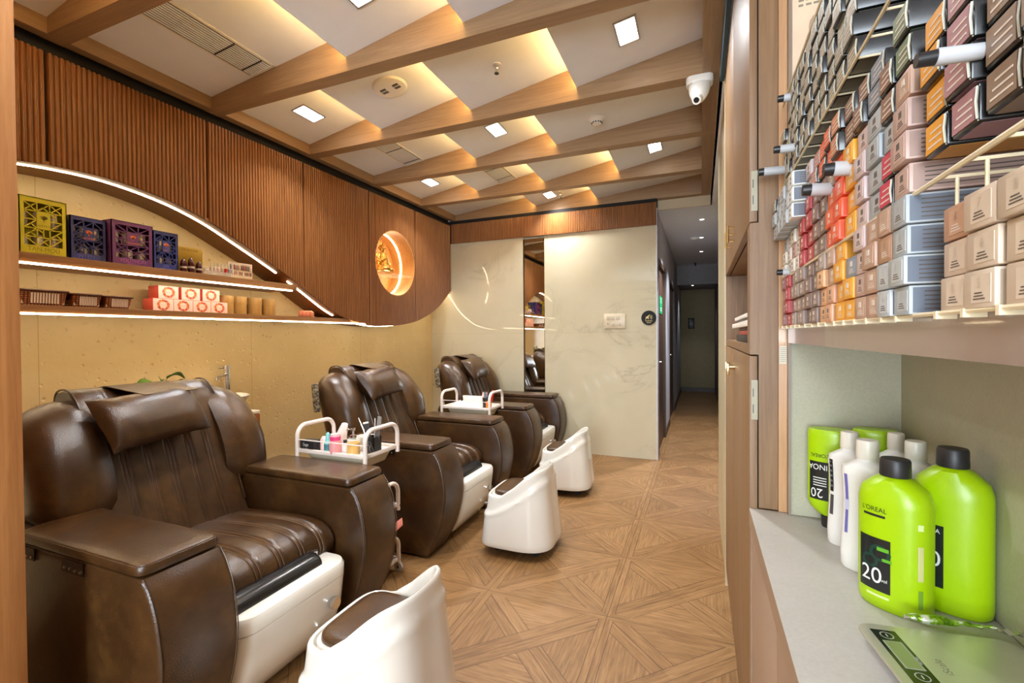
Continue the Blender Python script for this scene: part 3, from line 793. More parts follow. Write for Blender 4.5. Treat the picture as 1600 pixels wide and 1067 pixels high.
    for i in range(nu + 1):
        uu = -1 + 2 * i / nu
        for j in range(nv):
            a = 2 * PI * j / nv; vv, tt = math.cos(a), math.sin(a)
            vv = math.copysign(abs(vv) ** .62, vv); tt = math.copysign(abs(tt) ** 1.0, tt)
            wdt = 1 - .06 * math.cos(uu * PI) ; pin = (1 - abs(uu) ** 5) ** .5 if abs(uu) < 1 else 0
            ear = 1 + .06 * abs(uu) ** 6
            th = T2 * tt * pin * (.55 + .45 * (1 - vv * vv) ** .5) + .003 * math.sin(uu * 9 + vv * 4) * (abs(uu) > .45)
            wr = .006 * math.sin(vv * 11 + uu * 3) * abs(uu) ** 3 * (1 - abs(uu) ** 8)
            vs.append((uu * L2 * (1 + .02 * vv * vv), vv * H2 * ear, th + wr))
    fs = [(i * nv + j, i * nv + (j + 1) % nv, (i + 1) * nv + (j + 1) % nv, (i + 1) * nv + j) for i in range(nu) for j in range(nv)]
    fs += [tuple(range(nv))[::-1], tuple(nu * nv + j for j in range(nv))]
    up = Vector((-.60, 0, .80)).normalized(); nn = Vector((.80, 0, .60)).normalized(); c0 = Vector((-.395, -.072, .972))
    ax = Vector((0, 1, 0)); tw = math.radians(5)
    pl.add([tuple(c0 + (ax * math.cos(tw) + up * math.sin(tw)) * v[0] + (up * math.cos(tw) - ax * math.sin(tw)) * v[1] + nn * v[2]) for v in vs], fs, 0, True)
    pil = pl.build('pillow', LEATHER, t)
    st = MB()
    st.loft([[(c0.x - .01 - .0 * k, -.1, 1.06), (c0.x - .01, .12, 1.06), (c0.x - .01, .12, 1.064), (c0.x - .01, -.1, 1.064)] if k == 0 else
             [(-.585, -.15, 1.095), (-.585, .10, 1.095), (-.585, .10, 1.099), (-.585, -.15, 1.099)] if k == 1 else
             [(-.685, -.15, 1.078), (-.685, .10, 1.078), (-.69, .10, 1.082), (-.69, -.15, 1.082)] for k in range(3)], smooth=False)
    st.build('pillow_flap', LEATHER, pil)
    # foot basin
    rg = []
    for z, xf, ins in ((.03, .265, .02), (.05, .285, .006), (.12, .335, 0), (.20, .362, 0), (.30, .376, 0), (.312, .377, 0), (.314, .373, .003), (.316, .378, 0), (.355, .380, 0), (.368, .374, .006), (.371, .360, .02), (.371, .30, .06)):
        rg.append([(x, y, z) for x, y in rrect(-.16, xf, -.275 + ins, .235 - ins, .07, 6)])
    bas = MB().loft(rg).build('foot_basin', WHITE_GLOSS, t)
    # black roll on the basin
    rr = []
    for y in (-.245, -.243, -.235, .125, .135, .138):
        q = .95 if abs(y) in (.245, .138) else 1
        rr.append([(.262 + .055 * q * math.cos(a_), y, .372 + .042 * q * math.sin(a_)) for a_ in [PI * k / 10 for k in range(11)]] + [(.207, y, .362), (.317, y, .362)][::1])
    MB().loft(rr).build('basin_pad', BLACK_GLOSS, bas)
    MB().tube([(.25, .17, .37), (.25, .17, .40), (.25, .12, .408)], .008, 8).build('shower_hose_end', CHROME, bas)
    # basin fittings on the front
    MB().tube([(.372, .135, .225), (.392, .135, .225)], .022, 14).build('jet_nozzle', CHROME, bas)
    MB().tube([(.352, .10, .13), (.385, .10, .13), (.385, .17, .13)], .012, 10).build('drain_valve', CHROME, bas)
    # remote pouch hanging at the side of the backrest
    po = MB(); po.box(-.635, -.585, -.478, -.460, .80, .99, .006, rot=(0, -.10, 0))
    pm = MATS.get('pouch') or pouch_mat()
    po.build('side_pouch', pm, t)
    return t
def pouch_mat():
    n = NT('pouch_print'); v = n.node('ShaderNodeTexVoronoi'); v.inputs['Scale'].default_value = 60; n.l.new(n.co('Object'), v.inputs['Vector'])
    n.col(n.ramp(v.outputs['Distance'], [(.2, srgb(40, 34, 30)), (.45, srgb(96, 86, 70)), (.7, srgb(150, 140, 120))])); n.set(Roughness=.4); MATS['pouch'] = n.m; return n.m
chair = make_chair()
chair.location = (-1.75, 1.305, 0)
GR = 'brown leather pedicure chairs along the wall'
chair['label'] = 'nearest brown leather pedicure chair, largest in the foreground at left'; chair['group'] = GR
dup(chair, (-1.75, 2.805, 0), 0, 'middle brown leather pedicure chair between the two white trolleys', GR)
dup(chair, (-1.75, 4.335, 0), 0, 'farthest brown leather pedicure chair beside the marble wall', GR)

# ================================================================== white rolling stools with a backrest rim
def make_stool():
    t = thing('rolling_stool', 'x', 'stool', (0, 0, 0)); N = 72
    def plan(a, s):   # outline: squarer at the front (-x), round at the back (+x)
        c, q = math.cos(a), math.sin(a)
        e = .38 if c < 0 else .72
        return (.205 * s * math.copysign(abs(c) ** e, c), .200 * s * math.copysign(abs(q) ** (.62 if c > 0 else .45), q))
    def rim(x):
        k = max(0, min(1, (x + .10) / .29)); return .350 + .165 * (k * k * (3 - 2 * k)) ** .85
    rings = []; levels = 26
    for k in range(levels + 1):
        f_ = k / levels; rg = []
        for i in range(N):
            a = 2 * PI * i / N; bx_, by_ = plan(a, 1)
            top = rim(bx_ * .93); z = .058 + (top - .058) * f_
            s = 1.06 - .16 * ((z - .058) / .30) if z < .358 else .90 - .05 * ((z - .358) / .17)
            s += .0 if k else -.02
            x, y = plan(a, s)
            # flowing ridge below the rim on the sides
            zr = .235 + .20 * max(0, min(1, (bx_ + .16) / .34)) ** 1.3
            side = min(1, abs(by_) / .12)
            rd = .012 * math.exp(-((z - zr) / .013) ** 2) * side - .006 * (1 / (1 + math.exp((z - zr) / .006))) * 0
            stp = .010 * side / (1 + math.exp((z - zr) / .008))
            L = math.hypot(x, y) or 1; x += x / L * (rd * .7 + stp); y += y / L * (rd * .7 + stp)
            rg.append((x, y, z))
        rings.append(rg)
    def inner(s, dz, zmin=None):
        rg = []
        for i in range(N):
            a = 2 * PI * i / N; bx_, by_ = plan(a, 1); top = rim(bx_ * .93)
            s0 = (.90 - .05 * max(0, (top - .358) / .17)) ; x, y = plan(a, s0 - s)
            rg.append((x, y, (top - dz) if zmin is None else zmin))
        return rg
    top_ = rings[-1]; rings[-1] = [(x * .99, y * .99, z - .004) for x, y, z in top_]
    rings.append([(x * .965, y * .965, z) for x, y, z in top_])
    rings.append([(x * .93, y * .93, z - .004) for x, y, z in top_])
    rings.append(inner(.09, .03)); rings.append(inner(.10, 0, .345)); rings.append(inner(.30, 0, .345))
    sh = MB().loft(rings, cap=(True, True)).build('shell', WHITE_GLOSS, t)
    # leather pad
    rg = []
    for z, s in ((.343, .735), (.350, .745), (.362, .735), (.368, .70), (.370, .60), (.371, .3)):
        rg.append([(plan(2 * PI * i / N, s)[0] - .002, plan(2 * PI * i / N, s)[1], z) for i in range(N)])
    MB().loft(rg).build('seat_pad', LEATHER, t)
    MB().loft([[(plan(2 * PI * i / N, s)[0], plan(2 * PI * i / N, s)[1], z) for i in range(N)] for z, s in ((.034, .80), (.060, .93))]).build('underframe', BLACK_PL, t)
    for x, y in ((-.12, -.12), (-.12, .12), (.12, -.11), (.12, .11)):
        c = MB().tube([(x - .004, y - .008, .019), (x - .004, y + .008, .019)], .019, 14); c.tube([(x, y, .02), (x, y, .045)], .006, 8)
        c.build('caster', RUBBER, t)
    return t
stool = make_stool(); stool.location = (-.975, 1.235, 0)
GR = 'white rolling stools in front of the pedicure chairs'
stool['group'] = GR; stool['label'] = 'nearest white rolling stool with brown pad, cut by the bottom of the picture'
s2 = dup(stool, (-1.015, 2.66, 0), 0, 'middle white rolling stool with brown pad, in front of the second chair', GR)
s3 = dup(stool, (-1.045, 3.77, 0), math.radians(2), 'farthest white rolling stool, the one with a small white sticker on its rim', GR)
MB().box(.186, .1895, -.09, -.07, .455, .50).build('sticker', plain('sticker_white', srgb(225, 222, 235), .5), s3, rot=(0, 0, -.5), loc=(-.0, .03, 0))

# ================================================================== white trolleys
def make_trolley():
    t = thing('trolley', 'x', 'trolley', (0, 0, 0)); X, Yh, rt = .225, .133, .0115
    def arch(sx, ztray, zlow_near, zlow_far, name):
        zt = ztray + .125; r_ = .06; x = sx * X
        pts = [(x, -Yh, zlow_near), (x, -Yh, zt - r_)]
        for k in range(1, 7):
            a = PI / 2 * k / 6; pts.append((x, -Yh + r_ * (1 - math.cos(a)), zt - r_ + r_ * math.sin(a)))
        for k in range(0, 7):
            a = PI / 2 * (1 - k / 6); pts.append((x, Yh - r_ + r_ * math.cos(a), zt - r_ + r_ * math.sin(a)))
        pts.append((x, Yh, zlow_far)); 
        h = MB().tube(pts, rt, 12).build(name, WHITE_METAL, t)
        for yy, zz in ((-Yh, ztray - .008), (-Yh, ztray + .055), (Yh, ztray - .008)):
            MB().tube([(x + sx * rt * .9, yy, zz), (x + sx * (rt + .002), yy, zz)], .0045, 8).build('screw', CHROME, h)
    for zt in (.70, .375, .075):
        low = .05
        for sx in (-1, 1):
            arch(sx, zt, .05 if zt == .70 else zt - .04, zt - .035 if zt > .1 else .05, 'handle')
        tr = MB(); tr.box(-X + .01, X - .01, -Yh - .002, -Yh + .012, zt - .016, zt + .004, .002).box(-X + .01, X - .01, Yh - .012, Yh + .002, zt - .016, zt + .004, .002)
        tr.box(-X - .002, -X + .012, -Yh, Yh, zt - .016, zt + .004, .002).box(X - .012, X + .002, -Yh, Yh, zt - .016, zt + .004, .002)
        tr.box(-X + .01, X - .01, -Yh + .01, Yh - .01, zt - .014, zt - .010)
        sh = tr.build('tray', WHITE_METAL, t)
        MB().tube([(-X, -Yh, zt + .052), (X, -Yh, zt + .052)], .0028, 6).build('guard_rail', WHITE_METAL, sh)
    rg = []
    for z, s in ((.685, 1), (.625, .86), (.622, .84)):
        rg.append([(x, y, z) for x, y in rrect(-.185 * s, .20 * s, -.115 * s, .125 * s, .02, 3)])
    MB().loft(rg).build('hanging_bin', RECESS, t)
    for x in (-X, X):
        for y in (-Yh, Yh):
            c = MB().tube([(x, y - .008, .025), (x, y + .008, .025)], .025, 16); w_ = c.build('wheel', plain('wheel_grey', srgb(190, 185, 178), .4), t)
            MB().tube([(x, y - .0095, .025), (x, y + .0095, .025)], .008, 10).build('hub', CHROME, w_)
            MB().tube([(x, y, .03), (x, y, .055)], .009, 8).build('caster_stem', CHROME, t)
    return t
tro = make_trolley(); tro.location = (-1.775, 1.980, 0)
GR = 'white metal trolleys between the chairs'
tro['group'] = GR; tro['label'] = 'white trolley behind the nearest chair, carrying the yellow soap dispenser'
tr2 = dup(tro, (-1.825, 3.555, 0), 0, 'farther white trolley between the middle and last chairs, carrying white towels', GR)

# ---- things on the first trolley (top tray floor z = .690)
TX, TY, TZ = -1.775, 1.968, .690
def lathe_obj(name, lab, cat, x, y, z, prof_, mat, seg=20, group=None, sx=1, sy=1, rot=0):
    return tag(MB().lathe(prof_, seg=seg, sx=sx, sy=sy, rot=rot).build(name, mat, loc=(x, y, z)), lab, cat, group)
bx_ = thing('black_box', 'small black box with white script standing at the left end of the first trolley', 'box', (-1.955, 1.875, TZ))
MB().box(-.034, .060, -.02, .03, 0, .058, .001).build('carton', plain('black_card', (.015, .013, .013), .4), bx_)
tm = MB(); put_text(tm, 'Sage', .022, lambda a, b: (a + .006, -.0208, b + .036)); put_text(tm, 'spa', .010, lambda a, b: (a + .012, -.0208, b + .016)); tm.build('lettering', plain('white_ink', srgb(200, 198, 192), .5), bx_)
PINK = plain('pink_plastic', srgb(226, 150, 150), .35); PALEPINK = plain('pale_pink', srgb(236, 196, 190), .35); TEAL = plain('teal_plastic', srgb(116, 190, 190), .35)
MAG = plain('magenta_cap', srgb(224, 70, 120), .35)
tis = MB(); rg = []
for k in range(7):
    a = k / 6; rg.append([(x * (1 - .55 * a) + .05 * a, y * (1 - .8 * a), .0 + .125 * a + .01 * math.sin(5 * x * 30)) for x, y in [(.05 * math.cos(2 * PI * i / 14), .035 * math.sin(2 * PI * i / 14)) for i in range(14)]])
tag(tis.loft(rg).build('tissue', plain('tissue_white', srgb(226, 214, 206), .8), loc=(-1.865, 2.00, TZ)), 'crumpled white tissue sticking up behind the bottles on the first trolley', 'tissue')
lathe_obj('pink_bottle', 'pale pink round bottle behind the teal one on the first trolley', 'bottle', -1.868, 1.905, TZ, [(.001, 0), (.020, 0), (.021, .01), (.021, .06), (.012, .075), (.001, .078)], PALEPINK)
tb = thing('teal_bottle', 'teal bottle with a pointed cap on the first trolley', 'bottle', (-1.825, 1.885, TZ))
MB().lathe([(.001, 0), (.019, 0), (.020, .008), (.019, .055), (.012, .066), (.001, .066)]).build('body', TEAL, tb); MB().lathe([(.012, .066), (.011, .095), (.004, .105), (.001, .106)]).build('cap', TEAL, tb)
MB().lathe([(.0204, .015), (.0202, .045)], seg=20).build('label_print', plain('teal_print', srgb(56, 120, 124), .5), tb)
pb = thing('pink_capped_bottle', 'clear pink bottle with a magenta ring and white cap on the first trolley', 'bottle', (-1.765, 1.875, TZ))
MB().lathe([(.001, 0), (.030, 0), (.031, .006), (.031, .060), (.027, .070), (.001, .070)]).build('body', PINK, pb); MB().lathe([(.027, .070), (.028, .090), (.026, .092), (.001, .092)]).build('collar', MAG, pb)
MB().lathe([(.024, .092), (.024, .104), (.001, .105)]).build('cap', PALEPINK, pb)
wc = thing('white_bottle', 'small white printed bottle with a black top between pink and yellow bottles', 'bottle', (-1.722, 1.90, TZ))
MB().box(-.014, .014, -.012, .012, 0, .055, .003).build('body', WHITE_PL, wc); MB().lathe([(.010, .055), (.010, .07), (.001, .071)]).build('cap', BLACK_PL, wc)
sd = thing('soap_dispenser', 'glass pump dispenser of bright yellow liquid on the first trolley', 'dispenser', (-1.655, 1.885, TZ))
YEL = plain('yellow_liquid', srgb(240, 176, 10), .15)
MB().lathe([(.001, .004), (.030, .004), (.030, .066), (.001, .066)]).build('liquid', YEL, sd)
MB().lathe([(.001, 0), (.0335, 0), (.0335, .082), (.026, .09), (.016, .092)], seg=24).build('glass_body', GLASS, sd)
MB().lathe([(.016, .088), (.016, .104), (.007, .106), (.006, .125), (.012, .126), (.012, .138), (.001, .14)]).tube([(0, 0, .132), (-.030, -.004, .133), (-.037, -.005, .124)], .0042, 8).build('pump', CHROME, sd)
lathe_obj('white_bowl', 'white plastic bowl behind the yellow dispenser on the first trolley', 'bowl', -1.675, 2.0, TZ, [(.001, 0), (.035, 0), (.050, .075), (.048, .075), (.034, .004), (.001, .004)], WHITE_PL)
cc = thing('tool_caddy', 'black patterned square caddy of files and tools on the first trolley', 'caddy', (-1.588, 1.955, TZ))
CAD = plain('caddy_black', (.02, .02, .022), .25)
m_ = MB()
for a in ((-.03, .03, -.03, -.027), (-.03, .03, .027, .03), (-.03, -.027, -.03, .03), (.027, .03, -.03, .03)): m_.box(a[0], a[1], a[2], a[3], 0, .088)
m_.box(-.03, .03, -.03, .03, 0, .003); m_.build('caddy_body', CAD, cc)
m_ = MB()
for k in range(7):
    a = k * 1.3; m_.box(-.024 + .007 * k - .0012, -.024 + .007 * k + .0012, -.0312, -.0302, .012 + .01 * (k % 3), .05 + .01 * (k % 4), rot=(0, .5 * math.sin(a * 3), 0))
m_.build('caddy_pattern', plain('caddy_print', srgb(120, 118, 116), .4), cc)
def stick(name, lab, x, y, w_, h, th, mat, rot, cat='nail file', z=TZ + .03):
    o = MB().box(-w_ / 2, w_ / 2, -th / 2, th / 2, 0, h, .0025).build(name, mat, loc=(x, y, z), rot=rot); return tag(o, lab, cat)
stick('foot_file', 'wide black foot file with a white tip standing in the first trolley caddy', -1.604, 1.955, .034, .125, .006, plain('file_black', srgb(52, 50, 50), .6), (0, -.22, 0), 'foot file')
tag(MB().box(-.017, .017, -.0035, .0035, 0, .010, .002).build('foot_file_tip', WHITE_PL, loc=(-1.6325, 1.955, TZ + .150), rot=(0, -.22, 0)), 'white plastic tip on top of the wide black foot file', 'tip')
stick('nail_file', 'long grey file leaning to the right in the first trolley caddy', -1.578, 1.965, .026, .165, .004, plain('file_grey', srgb(122, 118, 114), .7), (0, .17, 0))
stick('orange_stick', 'thin white stick between the two files in the first trolley caddy', -1.594, 1.972, .004, .15, .003, WHITE_PL, (0, .05, 0), 'stick')
tag(MB().tube([(-1.60, 1.945, TZ + .02), (-1.64, 1.945, TZ + .12), (-1.663, 1.945, TZ + .165), (-1.672, 1.945, TZ + .18)], .0022, 6).build('cuticle_tool', CHROME), 'slim steel cuticle tool leaning left out of the first trolley caddy', 'tool')
# lower trays of the first trolley
pz = MB(); rg = []
for k, (x, hw, z) in enumerate(((-1.70, .06, .20), (-1.60, .075, .215), (-1.54, .07, .262), (-1.515, .05, .285), (-1.50, .035, .262))):
    rg.append([(x, 2.05 - hw, z), (x, 2.05 + hw, z + .01), (x, 2.05 + hw, z + .022), (x, 2.05 - hw, z + .012)])
tag(pz.loft(rg).build('pink_bag', plain('coral_plastic', srgb(226, 138, 122), .4)), 'coral pink folded bag lying over the lowest tray of the first trolley', 'bag')
for k, lab in enumerate(('rolled white towel on the lowest tray of the first trolley', 'second white towel under the pink bag on the lowest tray')):
    x = -1.66 - .085 * k
    tag(MB().loft([[(x + .038 * math.cos(2 * PI * i / 14) * q, y, .110 + .036 * math.sin(2 * PI * i / 14) * q) for i in range(14)] for y, q in ((1.85, .8), (1.856, 1), (2.07, 1), (2.08, .8))]).build('rolled_towel', plain('towel_white', srgb(224, 214, 204), .9, bump=.5)), lab, 'towel', 'rolled towels')
# ---- things on the second trolley
UX, UY = -1.825, 3.555
rng = random.Random(4); n1 = 26; vs = []
for i in range(n1):
    for j in range(12):
        x = -.17 + .27 * i / (n1 - 1); y = -.11 + .21 * j / 11; e = min(i, n1 - 1 - i, j * 1.8, (11 - j) * 1.8) / 3
        h = .045 * min(1, e) * (.55 + .45 * math.sin(i * .9 + math.sin(j * .8) * 1.4) ** 2) + rng.uniform(0, .004)
        vs.append((x, y, h))
fs = [(i * 12 + j, i * 12 + j + 1, (i + 1) * 12 + j + 1, (i + 1) * 12 + j) for i in range(n1 - 1) for j in range(11)]
tag(MB().add(vs, fs, 0, True).build('towel', plain('towel_cream', srgb(228, 218, 202), .9), loc=(UX + .01, UY, TZ)), 'crumpled white towel spread over the second trolley', 'towel')
tt = thing('plastic_tub', 'clear white plastic tub standing behind the towel on the second trolley', 'tub', (UX - .03, UY + .10, TZ))
MB().loft([[(x, y, z) for x, y in rrect(-.11 * s, .11 * s, -.02 * s, .02 * s, .01, 3)] for z, s in ((0, .9), (.07, 1.0), (.075, 1.02))]).build('tub', WHITE_PL, tt)
cu = lathe_obj('tool_cup', 'black cup full of brushes and tools on the second trolley', 'cup', UX + .145, UY - .03, TZ, [(.001, 0), (.026, 0), (.031, .085), (.029, .085), (.024, .003), (.001, .003)], CAD)
RED = plain('red_plastic', srgb(206, 52, 40), .3)
for x, y, h, c, lab in ((.135, -.03, .115, plain('file_grey', srgb(122, 118, 114), .7), 'grey file standing in the black cup on the second trolley'),
                        (.150, -.04, .105, plain('blue_grey', srgb(96, 110, 130), .5), 'blue grey file in the black cup on the second trolley'),
                        (.158, -.02, .125, BLACK_PL, 'black handled tool in the cup on the second trolley')):
    stick('manicure_tool', lab, UX + x, UY + y, .014, h, .006, c, (0, .06 * (x - .145) * 40, 0), 'tool', TZ + .02)
tag(MB().box(-.015, .015, -.006, .006, 0, .075, .006).box(-.010, .010, -.006, .006, .07, .10, .004).build('red_clipper', RED, loc=(UX + .182, UY - .01, TZ + .05), rot=(0, .2, 0)), 'bright red tool leaning at the right of the black cup on the second trolley', 'tool')
lathe_obj('amber_bottle', 'short amber orange bottle at the right end of the second trolley', 'bottle', UX + .178, UY - .045, TZ, [(.001, 0), (.024, 0), (.025, .05), (.017, .06), (.001, .06)], plain('amber_glass', srgb(206, 112, 20), .12))
for k, (x, y, lab) in enumerate(((.085, .04, 'pale pink nozzle bottle left of the black cup on the second trolley'), (.115, .05, 'second pale pink nozzle bottle, just beside the black cup'))):
    lathe_obj('nozzle_bottle', lab, 'bottle', UX + x, UY + y, TZ, [(.001, 0), (.016, 0), (.017, .07), (.011, .085), (.004, .12), (.001, .122)], PALEPINK, group='pale pink nozzle bottles')

# ================================================================== vanity, basin, tap, plant behind the nearest chair
va = thing('vanity_cabinet', 'brown vanity cabinet with white top behind the nearest chair', 'cabinet', (-2.925, 1.84, 0))
MB().box(-.18, .18, -.38, .38, .12, .79, .002).build('body', W_VAN, va)
MB().box(-.178, .186, -.385, .385, .79, .812, .003).build('worktop', plain('vanity_top', srgb(232, 220, 196), .2), va)
for k, z in enumerate((.14, .36, .58)):
    for y0 in (-.375, .004):
        d = MB().box(.1805, .196, y0, y0 + .371, z, z + .205, .001).build('drawer', W_VAN, va)
        MB().box(.196, .204, y0 + .10, y0 + .27, z + .19, z + .197).build('handle', ALU, d)
MB().box(-.17, .15, -.36, .36, 0, .12).build('plinth', BLACK_PL, va)
lathe_obj('wash_basin', 'white round vessel basin on the vanity behind the nearest chair', 'basin', -2.90, 2.055, .812, [(.001, 0), (.07, 0), (.12, .03), (.165, .085), (.175, .108), (.170, .110), (.155, .085), (.11, .035), (.05, .018), (.001, .016)], plain('porcelain', srgb(240, 232, 214), .08, coat=.5), seg=40)
tp = thing('basin_tap', 'tall chrome tap with a thin spout beside the white basin', 'tap', (-3.04, 2.212, .812))
MB().lathe([(.001, 0), (.026, 0), (.026, .006), (.021, .008), (.021, .29), (.019, .296), (.001, .297)], seg=20).build('column', CHROME, tp)
MB().tube([(.01, -.01, .235), (.05, -.08, .228), (.075, -.125, .224)], [.011, .008, .007], 10).tube([(.072, -.12, .226), (.076, -.127, .205)], .010, 10).build('spout', CHROME, tp)
MB().box(-.003, .003, -.06, .0, .275, .283, .001).build('lever', CHROME, tp)
MB().lathe([(.0215, .2), (.0225, .2), (.0225, .204), (.0215, .204)]).build('collar', BRASS, tp)
pp = thing('potted_plant', 'small green leafy plant behind the headrest of the nearest chair', 'plant', (-2.90, 1.70, .812))
MB().lathe([(.001, 0), (.04, 0), (.055, .09), (.05, .09), (.038, .08), (.001, .08)]).build('pot', WHITE_PL, pp)
LEAF = plain('leaf_green', srgb(74, 112, 28), .35, var=.25)
rng = random.Random(7)
for k, (dx, dy, dz, a, L) in enumerate(((.03, .02, .215, .15, .10), (.03, -.04, .185, PI + .1, .10), (.02, .06, .17, .5, .08), (-.02, -.06, .16, 3.6, .09), (.05, .0, .15, -.8, .08), (-.03, .03, .19, 1.8, .08), (.04, -.09, .14, 4.2, .07))):
    lf = MB(); rg = []
    for i in range(9):
        s_ = i / 8; wd = .034 * math.sin(PI * min(1, s_ * 1.02) ** .8) + .0008; zc = dz + .035 + .03 * math.sin(s_ * 2.4) - .03 * s_ * s_
        c = Vector((dx, dy, 0)) + Vector((-math.sin(a) * .0 + .25 * math.cos(a * 2) * .0, 0, 0)); dr = Vector((math.sin(a) * .35, math.cos(a), 0)); pr = Vector((dr.y, -dr.x, 0))
        p = c + dr * (L * s_); rg.append([(p.x + pr.x * wd * q, p.y + pr.y * wd * q, zc + abs(q) * .012 + .25 * wd * q) for q in (-1, -.5, 0, .5, 1)])
    lf.loft(rg, closed=False, cap=(False, False)); lo = lf.build('leaf', LEAF, pp)
    md = lo.modifiers.new('t', 'SOLIDIFY'); md.thickness = .0012
    MB().tube([(0, 0, .08), (dx * .6, dy * .5, dz * .7), (dx, dy, dz + .035)], .0018, 5).build('stem', LEAF, pp)
# ================================================================== display shelf items
Z1, Z2 = 1.695, 1.457
def lattice_box(name, lab, y0, y1, h, xf, dep, colr, seed, title, sub=None, z=Z1, rot=0.0):
    """gift box with a cut-out lattice window in its front"""
    w_ = y1 - y0; t = thing(name, lab, 'gift box', (xf - dep / 2, (y0 + y1) / 2, z), rot, 'lattice front gift boxes')
    m_ = plain(name + '_card_%d' % seed, colr, .45)
    hx, hy = dep / 2, w_ / 2; fx = hx
    b = MB(); b.box(-hx, -hx + .004, -hy, hy, 0, h).box(-hx, hx, -hy, -hy + .004, 0, h).box(-hx, hx, hy - .004, hy, 0, h).box(-hx, hx, -hy, hy, 0, .004).box(-hx, hx, -hy, hy, h - .004, h)
    mt, mb_, ms = .09 * h, .17 * h, .10 * w_
    b.box(fx - .004, fx, -hy, hy, 0, mb_).box(fx - .004, fx, -hy, hy, h - mt, h).box(fx - .004, fx, -hy, -hy + ms, mb_, h - mt).box(fx - .004, fx, hy - ms, hy, mb_, h - mt)
    b.build('box', m_, t)
    y_0, y_1, z_0, z_1 = -hy + ms, hy - ms, mb_, h - mt; rng = random.Random(seed); la = MB(); th = .0022
    def bar(p, q):
        d = Vector((q[0] - p[0], q[1] - p[1])); L = d.length
        if L < 1e-5: return
        n = Vector((-d.y, d.x)) / L * th
        la.prism([(p[0] - n.x, p[1] - n.y), (q[0] - n.x, q[1] - n.y), (q[0] + n.x, q[1] + n.y), (p[0] + n.x, p[1] + n.y)], 'x', fx - .0035, fx - .0005)
    G = (3, 5)
    dy, dz = (y_1 - y_0) / G[0], (z_1 - z_0) / G[1]
    for i in range(1, G[0]): bar((y_0 + i * dy, z_0), (y_0 + i * dy, z_1))
    for j in range(1, G[1]): bar((y_0, z_0 + j * dz), (y_1, z_0 + j * dz))
    for i in range(G[0]):
        for j in range(G[1]):
            if i == 1 and j in (2, 3): continue
            a, c, e, f_ = y_0 + i * dy, y_0 + (i + 1) * dy, z_0 + j * dz, z_0 + (j + 1) * dz
            k = rng.randrange(5)
            if k in (0, 2, 4): bar((a, e), (c, f_))
            if k in (1, 2): bar((a, f_), (c, e))
            if k == 3: bar(((a + c) / 2, e), ((a + c) / 2, f_)); bar((a, f_), ((a + c) / 2, (e + f_) / 2))
            if k == 4: bar(((a + c) / 2, (e + f_) / 2), (c, e))
    la.build('lattice', m_, t)
    # centre plate with tree emblem
    pl = MB().box(fx - .004, fx + .0006, y_0 + dy * .98, y_1 - dy * .98, z_0 + 2 * dz, z_0 + 4 * dz).build('emblem_plate', m_, t)
    em = MB(); cy, cz = 0, z_0 + 3.2 * dz; gold = plain('emblem_gold' if colr[0] < .3 else 'emblem_olive', srgb(226, 120, 66) if colr[0] < .3 else srgb(120, 112, 30), .4)
    for k in range(7):
        a = math.radians(20 + 140 * k / 6); em.add([(fx + .0012, cy - .002, cz - .006), (fx + .0012, cy + .002, cz - .006), (fx + .0012, cy + .016 * math.cos(a) + .003, cz + .013 * math.sin(a)), (fx + .0012, cy + .016 * math.cos(a) - .003, cz + .013 * math.sin(a) + .003)], [(0, 1, 2, 3)])
    em.box(fx + .0007, fx + .0013, -.0012, .0012, cz - .016, cz); put_text(em, title, .013, lambda a, b_: (fx + .0012, a, b_ + z_0 + 2.35 * dz)); em.build('tree_emblem', gold, pl)
    lt = MB(); put_text(lt, title, .028 if w_ > .15 else .022, lambda a, b_: (fx + .0006, a * .9, b_ + mb_ * .62))
    if sub: put_text(lt, sub, .011, lambda a, b_: (fx + .0006, a, b_ + mb_ * .25))
    lt.build('lettering', plain('ink_on_%s_%d' % (name, seed), tuple(min(1, c * .45) for c in colr[:3]) if colr[0] > .3 else tuple(min(1, c * 3 + .03) for c in colr[:3]), .5), t)
    # jars and pouches inside
    ins = MB(); jm = plain('jar_silver', srgb(196, 190, 178), .25, .3)
    for i in range(3):
        for j in range(2):
            cy, cz = -hy + w_ * (i + .5) / 3, .02 + (h - .03) * (j * .48 + .02); ins.lathe([(.001, cz), (w_ * .12, cz), (w_ * .13, cz + h * .25), (w_ * .08, cz + h * .3), (.001, cz + h * .3)], 0, cy, 12)
    ins.build('jars_inside', jm, t)
    return t
YELB = srgb(206, 200, 38); NAVY = srgb(46, 50, 118); PURP = srgb(104, 52, 108)
lattice_box('yellow_gift_box', 'tall yellow gift box with lattice window at the left end of the upper shelf', 1.115, 1.288, .272, -2.895, .11, YELB, 3, 'TAN-MOU', 'PEDICURE KIT')
lattice_box('navy_gift_box', 'navy blue gift box with lattice window, between the yellow and the purple box', 1.300, 1.452, .222, -2.895, .11, NAVY, 5, 'INTENSE', 'TAN TREATMENT', rot=.0)
lattice_box('purple_gift_box', 'purple gift box with lattice window and an orange tree emblem', 1.462, 1.662, .236, -2.872, .11, PURP, 8, 'YOUTHON', 'ADVANCED')
lattice_box('small_navy_gift_box', 'smaller navy blue gift box to the right of the purple box', 1.676, 1.812, .225, -2.895, .11, srgb(44, 54, 128), 11, 'SPA', 'HAND CARE')
gb = thing('olive_box', 'olive gold box with printed lines behind the small dark bottles on the upper shelf', 'box', (-2.99, 1.905, Z1))
MB().box(-.05, .055, -.075, .078, 0, .165, .001).build('carton', plain('olive_card', srgb(150, 124, 40), .35, .3), gb)
tm = MB(); put_text(tm, 'THE SKIN BAR', .016, lambda a, b: (.0556, a, b + .148)); tm.build('lettering', plain('dark_ink', srgb(60, 44, 16), .5), gb)
